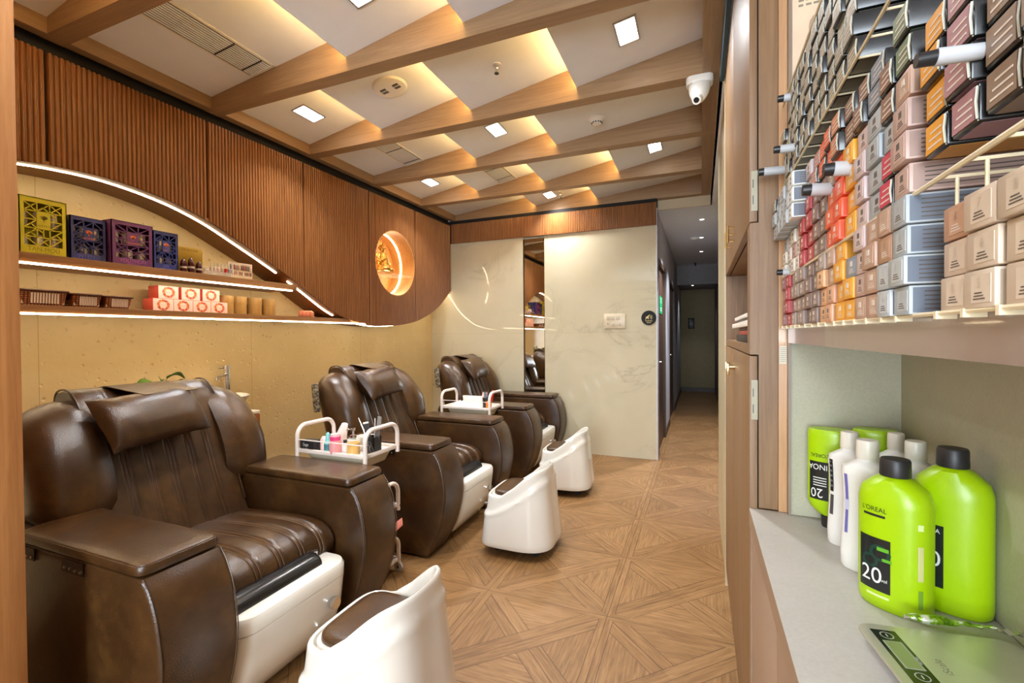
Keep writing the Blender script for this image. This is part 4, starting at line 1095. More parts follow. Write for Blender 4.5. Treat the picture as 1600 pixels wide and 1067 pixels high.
MB().box(.02, .056, .0785, .0790, .01, .15).build('side_label', plain('side_yellow', srgb(214, 196, 90), .5), gb)
MAR = plain('maroon_glass', srgb(62, 14, 22), .12)
for k, (y, h, lab) in enumerate(((1.835, .085, 'dark maroon dome bottle at the left of the three on the upper shelf'), (1.880, .098, 'tallest dark maroon dome bottle in front of the olive box'), (1.928, .080, 'dark maroon dome bottle at the right of the three on the upper shelf'))):
    t = thing('dome_bottle', lab, 'bottle', (-2.885, y, Z1), 0, 'dark maroon dome bottles')
    MB().lathe([(.001, 0), (.017, 0), (.0175, .01), (.0175, h * .62), (.014, h * .8), (.007, h * .94), (.001, h)], seg=20).build('body', MAR, t)
    MB().lathe([(.0178, h * .3), (.0178, h * .42)], seg=20).build('band', plain('band_white', srgb(200, 190, 184), .5), t)
# clear acrylic polish stand with bottles and swatch board
ACR = clearpane('acrylic', (.92, .92, .92), .25)
st = thing('acrylic_stand', 'clear acrylic stand on the upper shelf beside the olive box', 'stand', (-2.915, 2.07, Z1))
for k in range(3): MB().box(-.04 + .027 * k, -.014 + .027 * k, -.09, .08, 0, .065 - .018 * k, .001).build('tier', ACR, st)
rng = random.Random(3)
cols_ = [srgb(206, 190, 184), srgb(196, 40, 40), srgb(214, 200, 190), srgb(140, 150, 160), srgb(220, 190, 180), srgb(196, 180, 160)]
labs_ = ['red', 'pale', 'grey']
for k in range(7):
    ci = [0, 2, 4, 5, 1, 3, 2][k]; cn = ['pearl', 'red', 'cream', 'grey', 'blush', 'sand'][ci]
    t = thing('nail_polish', '%s nail polish bottle, %s from the left on the acrylic stand' % (cn, ['first', 'second', 'third', 'fourth', 'fifth', 'sixth', 'last'][k]), 'nail polish', (-2.868, 1.995 + .024 * k, Z1 + .0295), 0, 'nail polish bottles on the acrylic stand')
    MB().lathe([(.001, 0), (.009, 0), (.009, .022), (.004, .026), (.001, .026)], seg=12).build('bottle', plain('polish_%d' % ci, cols_[ci], .15), t)
    MB().lathe([(.0045, .025), (.004, .052), (.001, .053)], seg=10).build('cap', plain('polish_cap', srgb(214, 206, 196), .3), t)
sb = thing('swatch_board', 'clear framed board of nail swatches leaning on the upper shelf, right of the polish', 'display board', (-2.915, 2.232, Z1))
MB().box(-.002, .002, -.088, .080, .004, .112, rot=(0, -.12, 0)).build('board', plain('swatch_board', srgb(214, 206, 196), .2), sb)
fr = MB()
for a in ((-.09, .082, .108, .114), (-.09, .082, .0, .006)): fr.box(.0, .006, a[0], a[1], a[2], a[3], rot=None)
fr.box(0, .006, .078, .084, 0, .114).box(0, .006, -.092, -.086, 0, .114).build('frame', plain('frame_pink_white', srgb(232, 214, 214), .3), sb)
for k in range(24):
    c = rng.choice([srgb(70, 66, 80), srgb(180, 150, 150), srgb(200, 196, 200), srgb(120, 110, 120), srgb(160, 90, 90), srgb(226, 220, 214)])
    MB().box(.003, .0055, -.08 + .0135 * (k % 12), -.071 + .0135 * (k % 12), .018 + .046 * (k // 12), .052 + .046 * (k // 12), .001).build('nail_swatch', plain('swatch_%d' % int(c[0] * 1000), c, .2), sb)
# wicker baskets
def weave():
    n = NT('wicker'); v = n.co('Object', (1, 1, 1)); w1 = n.node('ShaderNodeTexWave', bands_direction='Z'); w1.inputs['Scale'].default_value = 34; w1.inputs['Distortion'].default_value = 1.5; n.l.new(v, w1.inputs['Vector'])
    w2 = n.node('ShaderNodeTexWave', bands_direction='Y'); w2.inputs['Scale'].default_value = 26; n.l.new(v, w2.inputs['Vector'])
    h = n.math('MULTIPLY', w1.outputs['Fac'], w2.outputs['Fac']); n.col(n.ramp(h, [(.1, srgb(84, 42, 16)), (.7, srgb(176, 108, 56))])); n.bump(h, .6, .004); n.set(Roughness=.55); return n.m
WICK = weave(); WICKD = plain('wicker_dark', srgb(74, 36, 18), .55)
for k, (y0, y1, h, lab) in enumerate(((1.10, 1.282, .072, 'largest wicker basket with lids, at the left end of the lower shelf'), (1.296, 1.420, .066, 'middle wicker basket of the three on the lower shelf'), (1.430, 1.560, .064, 'wicker basket nearest the pink boxes on the lower shelf'))):
    t = thing('wicker_basket', lab, 'basket', (-2.94, (y0 + y1) / 2, Z2), 0, 'wicker baskets on the lower shelf'); hw = (y1 - y0) / 2; rg = []
    for z, s in ((0, .84), (h * .5, .93), (h, 1), (h, .96), (.006, .80)): rg.append([(x, y, z) for x, y in rrect(-.075 * s, .07 * s, -hw * s, hw * s, .02, 3)])
    MB().loft(rg).build('basket_body', WICK, t)
    rm = [(x, y, h) for x, y in rrect(-.078, .072, -hw - .002, hw + .002, .02, 3)]; rm.append(rm[0])
    MB().tube(rm, .0048, 6, cap=False).build('rim', WICKD, t)
    MB().box(-.060, .056, -hw * .86, hw * .86, .008, h - .004, .003).build('paper_packs', plain('pack_paper', srgb(196, 178, 152), .7), t)
    cd_ = MB()
    for i in range(10):
        y = -hw * .52 + 1.04 * hw * i / 9
        cd_.box(.0662, .0700, y - hw * .035, y + hw * .035, h * .16, h * .84, rot=(0, .12, 0))
    cd_.build('striped_card', plain('card_stripes', srgb(214, 196, 184), .6), t)
    for i in range(3):
        MB().box(-.05, .05, -hw * .8 + i * hw * .5, -hw * .8 + i * hw * .5 + hw * .42, h, h + .006, .001).build('pack_top', plain('pack_cream', srgb(226, 204, 130), .6), t)
# pink flower boxes
CORAL = plain('coral_card', srgb(226, 96, 84), .4); PKW = plain('pink_white_card', srgb(236, 216, 220), .4)
def flower_mat():
    n = NT('flower_ring_print'); v = n.node('ShaderNodeTexVoronoi'); v.inputs['Scale'].default_value = 90; n.l.new(n.co('Object'), v.inputs['Vector'])
    g = n.node('ShaderNodeSeparateColor'); n.l.new(v.outputs['Color'], g.inputs[0])
    n.col(n.ramp(g.outputs[0], [(.1, srgb(170, 40, 70)), (.35, srgb(230, 130, 70)), (.6, srgb(160, 60, 120)), (.9, srgb(240, 170, 110))])); n.set(Roughness=.4); return n.m
FLW = flower_mat()
def pink_box(y0, y1, z, lab, src=None):
    if src: return dup(src, (-2.965, (y0 + y1) / 2, z), 0, lab)
    t = thing('pink_box', lab, 'box', (-2.965, (y0 + y1) / 2, z), 0, 'pink flower printed boxes on the lower shelf'); hw, h = .056, .0755
    MB().box(-.06, .034, -hw, hw, 0, h, .0008).build('carton', CORAL, t)
    MB().box(.0341, .0352, -hw + .001, hw, .0005, h - .0005).build('front_panel', PKW, t)
    r0, r1 = .0195, .0325; c = MB(); N = 26
    for i in range(N):
        a, b = 2 * PI * i / N, 2 * PI * (i + 1) / N; ra, rb = r1 + .0015 * math.sin(9 * a), r1 + .0015 * math.sin(9 * b)
        if -.6 < math.sin(a) or True: c.add([(.0356, r0 * math.cos(a), h * .5 + r0 * math.sin(a)), (.0356, r0 * math.cos(b), h * .5 + r0 * math.sin(b)), (.0356, rb * math.cos(b) * 1.08, h * .5 + rb * math.sin(b)), (.0356, ra * math.cos(a) * 1.08, h * .5 + ra * math.sin(a))], [(0, 1, 2, 3)])
    c.build('flower_ring', FLW, t)
    MB().prism([(r0 * math.cos(2 * PI * i / N), h * .5 + r0 * math.sin(2 * PI * i / N)) for i in range(N)], 'x', .0353, .0358).build('label_disc', plain('disc_white', srgb(232, 222, 224), .4), t)
    tm = MB(); put_text(tm, 'NATURALS', .006, lambda a, b: (.0362, a, b + h * .5)); tm.build('lettering', plain('pale_ink', srgb(190, 150, 160), .5), t)
    return t
pk = pink_box(1.690, 1.802, Z2, 'pink flower box at the left of the bottom row of four')
pink_box(1.804, 1.916, Z2, 'pink flower box, second from left in the bottom row', pk)
pink_box(1.918, 2.030, Z2, 'pink flower box, third from left in the bottom row', pk)
pink_box(2.032, 2.144, Z2, 'pink flower box at the right end of the bottom row, beside the round canisters', pk)
pink_box(1.720, 1.832, Z2 + .0765, 'pink flower box at the left of the upper row of three', pk)
pink_box(1.850, 1.962, Z2 + .0765, 'pink flower box in the middle of the upper row', pk)
pink_box(1.978, 2.090, Z2 + .0765, 'pink flower box at the right of the upper row', pk)
# round woven canisters (each with a lid)
CAN = wood('bamboo_canister', srgb(150, 116, 62), srgb(184, 150, 92), rough=.5)
can0 = None
for k, (y, lab) in enumerate(((2.175, 'bamboo canister half hidden behind the last pink box'), (2.272, 'second bamboo canister from the left on the lower shelf'), (2.392, 'third bamboo canister from the left on the lower shelf'), (2.508, 'rightmost bamboo canister on the lower shelf'))):
    if can0: dup(can0, (-2.99 if k else -2.99, y, Z2), .3 * k, lab, 'round bamboo canisters'); continue
    can0 = thing('bamboo_canister', lab, 'canister', (-2.99, y, Z2), 0, 'round bamboo canisters')
    MB().lathe([(.001, 0), (.048, 0), (.049, .004), (.049, .075), (.001, .075)], seg=32).build('body', CAN, can0)
    MB().lathe([(.0505, .072), (.0515, .076), (.0515, .122), (.049, .126), (.001, .127)], seg=32).build('lid', CAN, can0)
pr = thing('pink_round_box', 'small round pink ribbed box at the far end of the lower shelf', 'box', (-2.94, 2.82, Z2))
MB().lathe([(.001, 0), (.046, 0), (.055, .01), (.057, .025), (.055, .042), (.046, .052), (.001, .055)], seg=24).build('body', plain('coral_pink', srgb(226, 140, 120), .4), pr)
rb = MB()
for i in range(12):
    a = 2 * PI * i / 12; rb.box(.0555 * math.cos(a) - .004, .0555 * math.cos(a) + .004, .0555 * math.sin(a) - .004, .0555 * math.sin(a) + .004, .010, .044, .001)
rb.build('ribs', plain('rib_pink', srgb(236, 170, 150), .4), pr)
# ================================================================== seated buddha statue on the glass shelf
GOLDM = None
def gold_mat():
    n = NT('antique_gold'); f = n.noise(n.co('Object'), 60, 3); n.col(n.ramp(f, [(.3, srgb(120, 74, 20)), (.55, srgb(214, 160, 70)), (.8, srgb(240, 200, 120))])); n.set(Metallic=.75, Roughness=.34); n.bump(f, .5, .003); return n.m
GOLDM = gold_mat()
bd = thing('buddha_statue', 'golden seated buddha statue on the glass shelf in the round niche', 'statue', (-2.950, 3.80, CZ - .105 + .008), 0)
bd.scale = (1.2, 1.2, 1.2)
def metaish(name, parts, sub=1):
    """skin-modifier body from connected joints: list of (index of parent, position, radius)"""
    me = bpy.data.meshes.new(name); me.from_pydata([p[1] for p in parts], [(i, p[0]) for i, p in enumerate(parts) if p[0] is not None], [])
    me.materials.append(GOLDM); o = bpy.data.objects.new(name, me); COL.objects.link(o); o.parent = bd
    sk = o.modifiers.new('skin', 'SKIN'); sk.use_smooth_shade = True
    for i, p in enumerate(parts):
        rr = p[2] if isinstance(p[2], tuple) else (p[2], p[2]); me.skin_vertices[0].data[i].radius = rr
    me.skin_vertices[0].data[0].use_root = True
    sb_ = o.modifiers.new('sub', 'SUBSURF'); sb_.levels = 2; sb_.render_levels = 2
    return o
# faces +x (the room), height about 0.26
body = [(None, (0, 0, .045), (.042, .05)), (0, (0, 0, .09), (.034, .042)), (1, (0, 0, .135), (.036, .05)), (2, (.0, 0, .160), (.018, .024)), (3, (.004, 0, .178), .015), (4, (.006, 0, .205), .027), (5, (.003, 0, .232), .020),
        (2, (.0, .048, .143), .018), (7, (.010, .064, .105), .015), (8, (.040, .050, .075), .012), (9, (.062, .018, .062), .010),
        (2, (.0, -.048, .143), .018), (11, (.012, -.066, .108), .015), (12, (.045, -.052, .090), .012), (13, (.066, -.030, .118), .010),
        (0, (.030, .070, .030), .026), (15, (.070, .050, .022), .021), (16, (.085, -.010, .022), .016),
        (0, (.030, -.070, .030), .026), (18, (.066, -.055, .026), .021), (19, (.080, .008, .034), .015)]
metaish('figure', body)
hr = MB()
for k in range(46):
    a = k * 2.4; q = k / 46; z = .203 + .034 * q; rr = .029 * math.sqrt(max(0, 1 - q ** 1.6)) + .002; hr.lathe([(.001, z - .005), (.0055, z), (.001, z + .005)], .001 + rr * math.cos(a) - (.006 if math.cos(a) > .5 and q < .5 else 0), rr * math.sin(a), 6)
hr.lathe([(.014, .236), (.012, .246), (.008, .254), (.004, .262), (.003, .272), (.001, .276)], .001, 0, 14); hr.build('hair_and_topknot', GOLDM, bd)
fc = MB(); fc.tube([(.030, 0, .208), (.0365, 0, .199)], [.002, .004], 8); 
for s_ in (-1, 1):
    fc.lathe([(.001, .207), (.0035, .2085), (.001, .210)], .0305, s_ * .010, 8); fc.tube([(0, s_ * .028, .214), (.001, s_ * .0295, .203), (.0, s_ * .028, .188)], .004, 6)
fc.tube([(.0325, -.006, .1925), (.0335, 0, .1915), (.0325, .006, .1925)], .0016, 6); fc.build('face_and_ears', GOLDM, bd)
rb = MB(); rg = []
for k in range(7):
    q = k / 6; z = .165 - .125 * q; rg.append([((.030 + .030 * q) * math.cos(a) + .006, (.044 + .028 * q) * math.sin(a), z + .004 * math.sin(5 * a + k)) for a in [2 * PI * i / 22 for i in range(22)]])
rb.loft(rg).build('robe', GOLDM, bd)
MB().lathe([(.001, 0), (.085, 0), (.088, .006), (.082, .014), (.001, .016)], .028, 0, 30, sx=.85, sy=1.05).build('lotus_base', GOLDM, bd)

# ================================================================== tall cabinet on the right
tc = thing('tall_cabinet', 'tall wooden cabinet on the right with an open shelf between upper and lower doors', 'cabinet', (.28, 1.98, 0))
OX, OY = -.28, -1.98
def cb(mb, *a, **k): return mb.box(a[0] + OX, a[1] + OX, a[2] + OY, a[3] + OY, *a[4:], **k)
ZU, ZL = 1.590, 1.245     # bottom of upper part, top of lower part (shelf board 1.245-1.27)
YN, YF = 1.362, 2.598
m_ = MB(); cb(m_, .142, .186, YN + .0, 1.385, .842, 2.598); m_.build('end_post', W_CAB, tc)
m_ = MB(); cb(m_, .142, .438, YN + .024, YF, ZU + .001, 2.598)
cb(m_, .142, .438, YN + .024, YF, .0, ZL - .001)
cb(m_, .1215, .142, YN + .001, 1.43, ZL - .0, ZU)
cb(m_, .42, .438, YN + .024, YF, ZL, ZU); cb(m_, .122, .438, YF - .02, YF, ZL, ZU); cb(m_, .142, .438, YN + .024, 1.43, ZL, ZU)
m_.build('body', W_CAB, tc)
m_ = MB(); cb(m_, .121, .44, 1.43, YF - .02, ZL - .0, ZL + .026); m_.build('open_shelf', W_CAB, tc)
# gap shadow between doors and end post
m_ = MB(); cb(m_, .139, .1425, YN + .004, 1.40, ZU, 2.598); cb(m_, .139, .1425, YN + .004, 1.40, .842, ZL); m_.build('door_gap', BLACKGAP, tc)
def door(y0, y1, z0, z1, handle_y, hz, style):
    m_ = MB(); cb(m_, .1205, .1385, y0, y1, z0, z1, bev=.0006); d = m_.build('door', W_CAB, tc)
    k = MB()
    if style == 'bars':
        for i in range(3): k.tube([(.1205 + OX, handle_y + OY, hz + .026 * i), (.098 + OX, handle_y + OY, hz + .026 * i)], .0032, 8)
        k.tube([(.098 + OX, handle_y + OY, hz - .006), (.098 + OX, handle_y + OY, hz + .058)], .0045, 8)
    else:
        k.tube([(.1205 + OX, handle_y + OY, hz), (.102 + OX, handle_y + OY, hz)], .010, 14); k.box(.094 + OX, .102 + OX, handle_y - .003 + OY, handle_y + .003 + OY, hz - .03, hz + .012, .001)
    k.build('handle', BRASS, d); return d
d1 = door(YN, 1.995, ZU + .003, 2.596, 1.93, 1.650, 'bars'); d2 = door(1.999, YF, ZU + .003, 2.596, 2.06, 1.650, 'bars')
d3 = door(YN, 1.995, .10, ZL - .004, 1.93, 1.175, 'lock'); d4 = door(1.999, YF, .10, ZL - .004, 2.06, 1.175, 'lock')
for z, d in ((1.673, d1), (1.126, d3)):
    h = MB(); cb(h, .1245, .1395, YN - .0012, YN + .002, z - .052, z + .052); o = h.build('hinge_plate', plain('hinge_nickel', srgb(150, 142, 122), .5, .5), d)
    h = MB(); cb(h, .128, .130, YN - .0016, YN - .001, z - .035, z - .012); cb(h, .128, .130, YN - .0016, YN - .001, z + .008, z + .030); h.build('hinge_slots', BLACK_PL, d)
m_ = MB(); cb(m_, .135, .438, YN + .03, YF - .02, 0, .098); m_.build('plinth', W_DARK, tc)
# books and papers in the open shelf
for k, (x0, x1, y0, y1, z0, th, c, lab) in enumerate((
        (.135, .33, 1.52, 2.05, 0, .024, srgb(26, 20, 22), 'black book at the bottom of the pile in the open shelf'), (.140, .31, 1.60, 2.00, .025, .014, srgb(176, 70, 60), 'red book above the black one in the open shelf'),
        (.145, .31, 1.58, 2.06, .040, .010, srgb(96, 72, 62), 'thin brown book under the white box in the open shelf'), (.128, .33, 1.50, 2.20, .051, .018, srgb(232, 226, 214), 'large white box lying on the books in the open shelf'),
        (.140, .32, 1.62, 2.10, .070, .010, srgb(90, 84, 76), 'grey folder between the two white items in the open shelf'), (.133, .32, 1.60, 2.12, .081, .012, srgb(236, 230, 220), 'thin white box on top of the pile in the open shelf'))):
    o = MB().box(x0, x1, y0, y1, ZL + .0265 + z0, ZL + .0265 + z0 + th, .001).build('book' if k not in (3, 5) else 'white_box', plain('book_%d' % k, c, .5)); tag(o, lab, 'book' if k not in (3, 5) else 'box')
tag(MB().box(.131, .150, 1.455, 1.50, ZL + .0265, ZL + .10, .001).build('paper_pack', plain('paper_white', srgb(226, 228, 238), .6)), 'small upright white paper pack in front of the pile in the open shelf', 'paper')
# ---------------------------------------------------------------- counter unit
bc = thing('base_cabinet', 'taupe base cabinet with dark finger grooves under the grey counter', 'cabinet', (.28, .2, 0))
def db(mb, *a, **k): return mb.box(a[0] - .28, a[1] - .28, a[2] - .2, a[3] - .2, *a[4:], **k)
m_ = MB(); db(m_, .14, .438, -1.2, 1.358, .08, .788); m_.build('body', TAUPE, bc)
m_ = MB(); db(m_, .15, .438, -1.2, 1.35, 0, .08); m_.build('plinth', BLACK_PL, bc)
for y0, y1 in ((.932, 1.340), (.52, .928), (.10, .516), (-.35, .096)):
    m_ = MB(); db(m_, .1245, .1395, y0, y1, .085, .778, bev=.0008); d = m_.build('door', TAUPE, bc)
    m_ = MB(); db(m_, .1250, .134, y0 + .01, y1 - .01, .7785, .784); m_.build('finger_pull', ALU, d)
    if y0 > .5: 
        m_ = MB(); yk = y0 + .012 if y0 > .9 else y1 - .05
        m_.tube([(.1245 - .28, y0 + .035 - .2, .62), (.119 - .28, y0 + .035 - .2, .62)], .009, 14); m_.build('lock', BRASS, d)
m_ = MB(); db(m_, .1215, .139, 1.341, 1.357, .0, .80); m_.build('end_strip', TAUPE, bc)
m_ = MB(); db(m_, .126, .14, -1.2, 1.34, .785, .80); m_.build('shadow_gap', BLACKGAP, bc)
m_ = MB(); m_.box(.1195, .436, -1.2, 1.359, .812, .84, .0008); ct = m_.build('countertop', COUNTER); tag(ct, 'long grey stone-look countertop under the colour rack', 'countertop')
MB().box(.1190, .126, -1.2, 1.359, .797, .8395).build('edge_band', TAUPE, ct)
struct(MB().box(.212, .438, 1.345, 1.361, .8405, 1.274).build('wall_niche_end', NICHE))
struct(MB().box(.4365, .4395, -1.2, 1.3445, .8405, 1.274).build('wall_niche_side', NICHE))
struct(MB().box(.206, .212, 1.338, 1.361, .8405, 2.60).build('trim_23', plain('grey_edge', srgb(140, 124, 108), .4)))
struct(MB().box(.1865, .2055, 1.3555, 1.3615, .8405, 2.60).build('trim_24', W_GLOSS))
o = MB().box(.1885, .2035, 1.3535, 1.3552, 1.222, 1.268).build('instruction_label', plain('label_paper', srgb(222, 216, 196), .6)); tag(o, 'small white striped paper label on the orange wood strip beside the niche', 'label')
sp = MB()
for i in range(8): sp.box(.1895, .2025, 1.3530, 1.3534, 1.227 + .005 * i, 1.2285 + .005 * i)
sp.build('printed_lines', plain('label_ink', srgb(150, 140, 124), .6), o)
# upper wall board behind the rack and poster
struct(MB().box(.4365, .4395, -1.2, 1.3445, 1.3195, 2.60).build('wall_rack_back', plain('rack_wall_taupe', srgb(176, 146, 124), .6)))
struct(MB().box(.2125, .4365, 1.345, 1.361, 1.3195, 2.6).build('wall_rack_end', plain('rack_wall_taupe', srgb(176, 146, 124), .6)))
po = thing('wall_poster', 'cream poster with columns of small text above the far end of the rack', 'poster', (.30, 1.3445, 1.99))
MB().box(-.085, .132, -.0015, 0, -.12, .34).build('sheet', plain('poster_cream', srgb(232, 206, 176), .4), po)
MB().prism(rrect(-.05, .132, -.12, .10, .03, 4), 'y', -.0022, -.0014).build('dark_panel', plain('poster_taupe', srgb(176, 150, 126), .4), po)
tm = MB()
for k in range(4):
    for j in range(16): tm.box(-.072 + .016 * k, -.062 + .016 * k + .003 * ((j * 7 + k) % 3) * .5, -.0021, -.0014, .12 + .012 * j, .125 + .012 * j)
tm.build('printed_lines', plain('poster_ink', srgb(140, 132, 112), .6), po)
# ================================================================== colour rack
rk = thing('wire_rack', 'cream wire rack over a lipped shelf, holding the rows of hair colour cartons', 'rack', (.31, .45, 1.276))
RX, RY, RZ = .31, .45, 1.276
RW = plain('cream_wire', srgb(236, 222, 186), .35)
def rb_(mb, *a, **k): return mb.box(a[0] - RX, a[1] - RX, a[2] - RY, a[3] - RY, a[4] - RZ, a[5] - RZ, **k)
def lip_mat():
    n = NT('lip_laminate'); n.col(srgb(150, 130, 120)); n.set(Roughness=.2); n.b.inputs['Coat Weight'].default_value = .6; n.b.inputs['Coat Roughness'].default_value = .05; return n.m
m_ = MB(); rb_(m_, .205, .436, -1.2, 1.337, 1.276, 1.3165); m_.build('shelf', lip_mat(), rk)
def wire(p, q, rad, name='wire'): 
    return MB().tube([(p[0] - RX, p[1] - RY, p[2] - RZ), (q[0] - RX, q[1] - RY, q[2] - RZ)], rad, 6).build(name, RW, rk)
TIERS = [1.3175, 1.4365, 1.6665]
wire((.193, -.2, 1.3165), (.193, 1.335, 1.3165), .0022, 'rail'); wire((.193, -.2, 1.434), (.193, 1.335, 1.434), .0024, 'rail')
wire((.193, -.2, 1.6645), (.193, 1.335, 1.6645), .0024, 'rail'); wire((.193, -.2, 1.868), (.193, 1.335, 1.868), .0028, 'rail')
wire((.40, -.2, 1.434), (.40, 1.335, 1.434), .0024, 'rail'); wire((.40, -.2, 1.6645), (.40, 1.335, 1.6645), .0024, 'rail')
cols = [(1.276, 1.328), (1.216, 1.268), (1.168, 1.211), (1.118, 1.163), (1.066, 1.113), (1.004, 1.058), (.954, .998), (.904, .948), (.854, .898), (.800, .846), (.748, .795), (.703, .744), (.648, .697), (.607, .645), (.562, .602), (.472, .512), (.424, .467), (.378, .420), (.33, .373)]
mcols = cols[:15] + [(.500, .540), (.455, .496), (.404, .447), (.352, .398)]
for i, (a, b) in enumerate(cols):
    y = b + .002
    if i > 11: wire((.205, y - .0, 1.3165), (.205, y, 1.434), .0014)
    wire((.193, y, 1.434), (.40, y, 1.434), .0016); wire((.193, y, 1.6645), (.40, y, 1.6645), .0016)
    pin = MB().box(.190 - RX, .2048 - RX, y - .0022 - RY, y + .0022 - RY, 1.3115 - RZ, 1.3185 - RZ); pin.build('pin', RW, rk)
# ---- hair colour cartons
def text_on(mb, s, size, y, z, x): return put_text(mb, s, size, lambda a, b: (x, -a + y, b + z))
CB = {}
def carton_mesh(key):
    if key in CB: return CB[key]
    c, style, num = key; hx, hy, hz = .085, .0215, .0142
    body = plain('carton_%d_%d_%d' % c, srgb(*c), .42, var=.03)
    lab = plain('cartonlabel_%d_%d_%d' % c, srgb(*[min(255, int(v * .92 + 26)) for v in c]), .35, var=.08)
    ink = plain('carton_ink_light', srgb(226, 216, 204), .5) if sum(c) < 480 else plain('carton_ink_dark', srgb(96, 84, 76), .5)
    side_ = plain('carton_side_%d_%d_%d' % c, srgb(*((108, 116, 128) if c[2] >= c[0] - 2 and sum(c) > 480 else [int(v * .9) for v in c])), .4)
    mats = [body, lab, ink, side_]; m_ = MB()
    if style == 'plain':
        m_.box(-hx, hx, -hy, hy, 0, 2 * hz, .0012)
        m_.box(-hx + .003, hx - .002, -hy - .0002, -hy + .001, .002, 2 * hz - .002, m=3)
        m_.box(-hx - .0004, -hx + .001, -hy + .004, hy - .012, .004, 2 * hz - .004, m=1)
        m_.box(-hx - .0007, -hx, -.006, .002, hz + .001, hz + .0075, m=2) if not num else text_on(m_, num, .010, -.002, hz + .004, -hx - .0008)
        if num: 
            for p in range(len(m_.mi)): pass
        for j in range(3): m_.box(-hx - .0007, -hx, -.010 + .002 * j, .006 - .001 * j, .0065 + .0022 * j, .0074 + .0022 * j, m=2)
        for j in range(5): m_.box(-hx + .012, hx - .03 - .006 * (j % 3), -hy - .0005, -hy, .005 + .0042 * j, .0062 + .0042 * j, m=2)     # small print on the side
        m_.box(-hx + .115, -hx + .14, -hy - .0004, -hy, .008, .020, m=2)
    else:       # black carton with pale edge lines and a coloured window
        blk = plain('carton_black', (.012, .012, .012), .25); edge = plain('carton_edge_grey', srgb(196, 194, 178), .3); under = plain('carton_under_%d_%d_%d' % c, srgb(*[int(v * .8 + 20) for v in c]), .4)
        mats = [blk, body, edge, ink, under]
        m_.box(-hx, hx, -hy, hy, 0, 2 * hz, .0015)
        m_.box(-hx - .0006, -hx + .001, -hy + .0065, hy - .001, .003, 2 * hz - .0005, m=1)
        m_.tube([(-hx - .0006, -hy + .002, 2 * hz - .002), (-hx - .0022, -hy + .0005, hz), (-hx - .0006, -hy + .002, .002)], .0010, 5, m=2)
        m_.tube([(-hx - .0004, -hy + .002, .001), (hx * .2, -hy + .002, .0005)], .0006, 4, m=2)
        m_.box(-hx + .004, hx, -hy + .006, hy - .001, -.0003, .001, m=4)
        for j in range(3): m_.box(-hx - .0010, -hx, -hy + .010, hy - .006 - .003 * j, .007 + .006 * j, .0086 + .006 * j, m=3)
    o = m_.build('hair_colour_carton', mats); me = o.data; bpy.data.objects.remove(o)
    CB[key] = me; return me
grn = lambda *c: c
def shade(c, d): return tuple(max(0, min(255, v + d)) for v in c)
MAUVE = (186, 150, 160); TAN = (186, 150, 128); TAU = (150, 130, 116); RD = (176, 48, 50); BEI = (206, 186, 164); GRY = (168, 172, 176); YE = (236, 164, 40); OR = (232, 92, 44); WHT = (222, 214, 200); OLV = (146, 140, 118); BRN = (140, 104, 84)
PKT = (206, 184, 182); PGR = (170, 178, 182); SLT = (128, 140, 156); MGT = (206, 60, 90); GRN = (110, 130, 96); MV2 = (176, 128, 136); BR2 = (140, 116, 96); PEACH = (222, 168, 118)
# (colour, style) from the bottom row upward, one list per column from the far end
low = [[(150, 100, 104)] * 4, [RD] * 4 + [], [TAU] * 4 + [(160, 150, 136)], [TAU] * 4 + [(150, 126, 112)], [(140, 116, 104)] * 4, [(120, 92, 78)] * 4, [(124, 98, 86)] * 4, [PEACH] * 3 + [(158, 142, 130)],
       [(214, 158, 120)] * 2 + [TAN] * 2, [YE] * 4, [YE] * 2 + [SLT], [TAN] * 1 + [(190, 158, 148)] + [PKT] * 2, [TAN] * 4, [(184, 190, 194)] * 2 + [(176, 132, 100)] + [TAN], [PGR, (176, 182, 184), PGR, (164, 170, 174)],
       [BEI, (204, 182, 160), (186, 142, 112)], [(210, 192, 170), BEI, BEI], [BEI, (208, 190, 166), (204, 186, 164)], [BEI] * 3]
P_, B_ = 'plain', 'edged'
mid = [[(WHT, P_)] * 2 + [(PGR, P_)] * 3 + [(OLV, B_)], [(WHT, P_)] * 3 + [(PGR, P_)] * 3 + [], [(WHT, P_), (190, 140, 130) and ((196, 150, 140), P_), (WHT, P_)] + [(PGR, P_)] * 3, [(WHT, P_)] * 3 + [(PGR, P_)] * 3,
       [(RD, P_)] * 3 + [((226, 228, 224), P_)] * 3, [(RD, P_)] * 4 + [((196, 180, 180), P_)] * 2, [((130, 96, 84), P_)] * 4 + [((190, 130, 120), B_)] * 2, [((120, 96, 82), P_)] * 4 + [(OR, B_)] * 2,
       [(OR, P_)] * 3 + [((150, 130, 116), P_)] + [(OR, B_)] * 2, [((236, 84, 40), P_)] * 4 + [((206, 130, 90), B_)] * 2, [(YE, P_)] * 4 + [(BRN, B_)] * 2, [(PKT, P_)] * 4 + [(BRN, B_)] * 2,
       [(PGR, P_)] * 4 + [(SLT, B_)] * 2, [(MGT, B_)] * 2 + [(PGR, P_)] + [(BRN, B_)] * 2, [((190, 160, 148), P_)] * 3 + [(TAN, P_)] + [(GRN, B_)] * 2, [(YE, B_)] * 4, [(MV2, B_)] * 4, [(BR2, B_)] * 3, [(BR2, B_)] * 3]
top = [[(OLV, B_)] * 4, [(OLV, B_)] * 5] + [[(OLV, B_)] * 6 for _ in range(9)]
ordn = ['bottom', 'second', 'third', 'fourth', 'fifth', 'sixth', 'seventh']
CN = ['last', 'second last', 'third last', 'fourth last', 'fifth last', 'sixth last', 'seventh last', 'eighth last', 'ninth last', 'tenth', 'ninth', 'eighth', 'seventh', 'sixth', 'fifth', 'fourth', 'third', 'second', 'nearest']
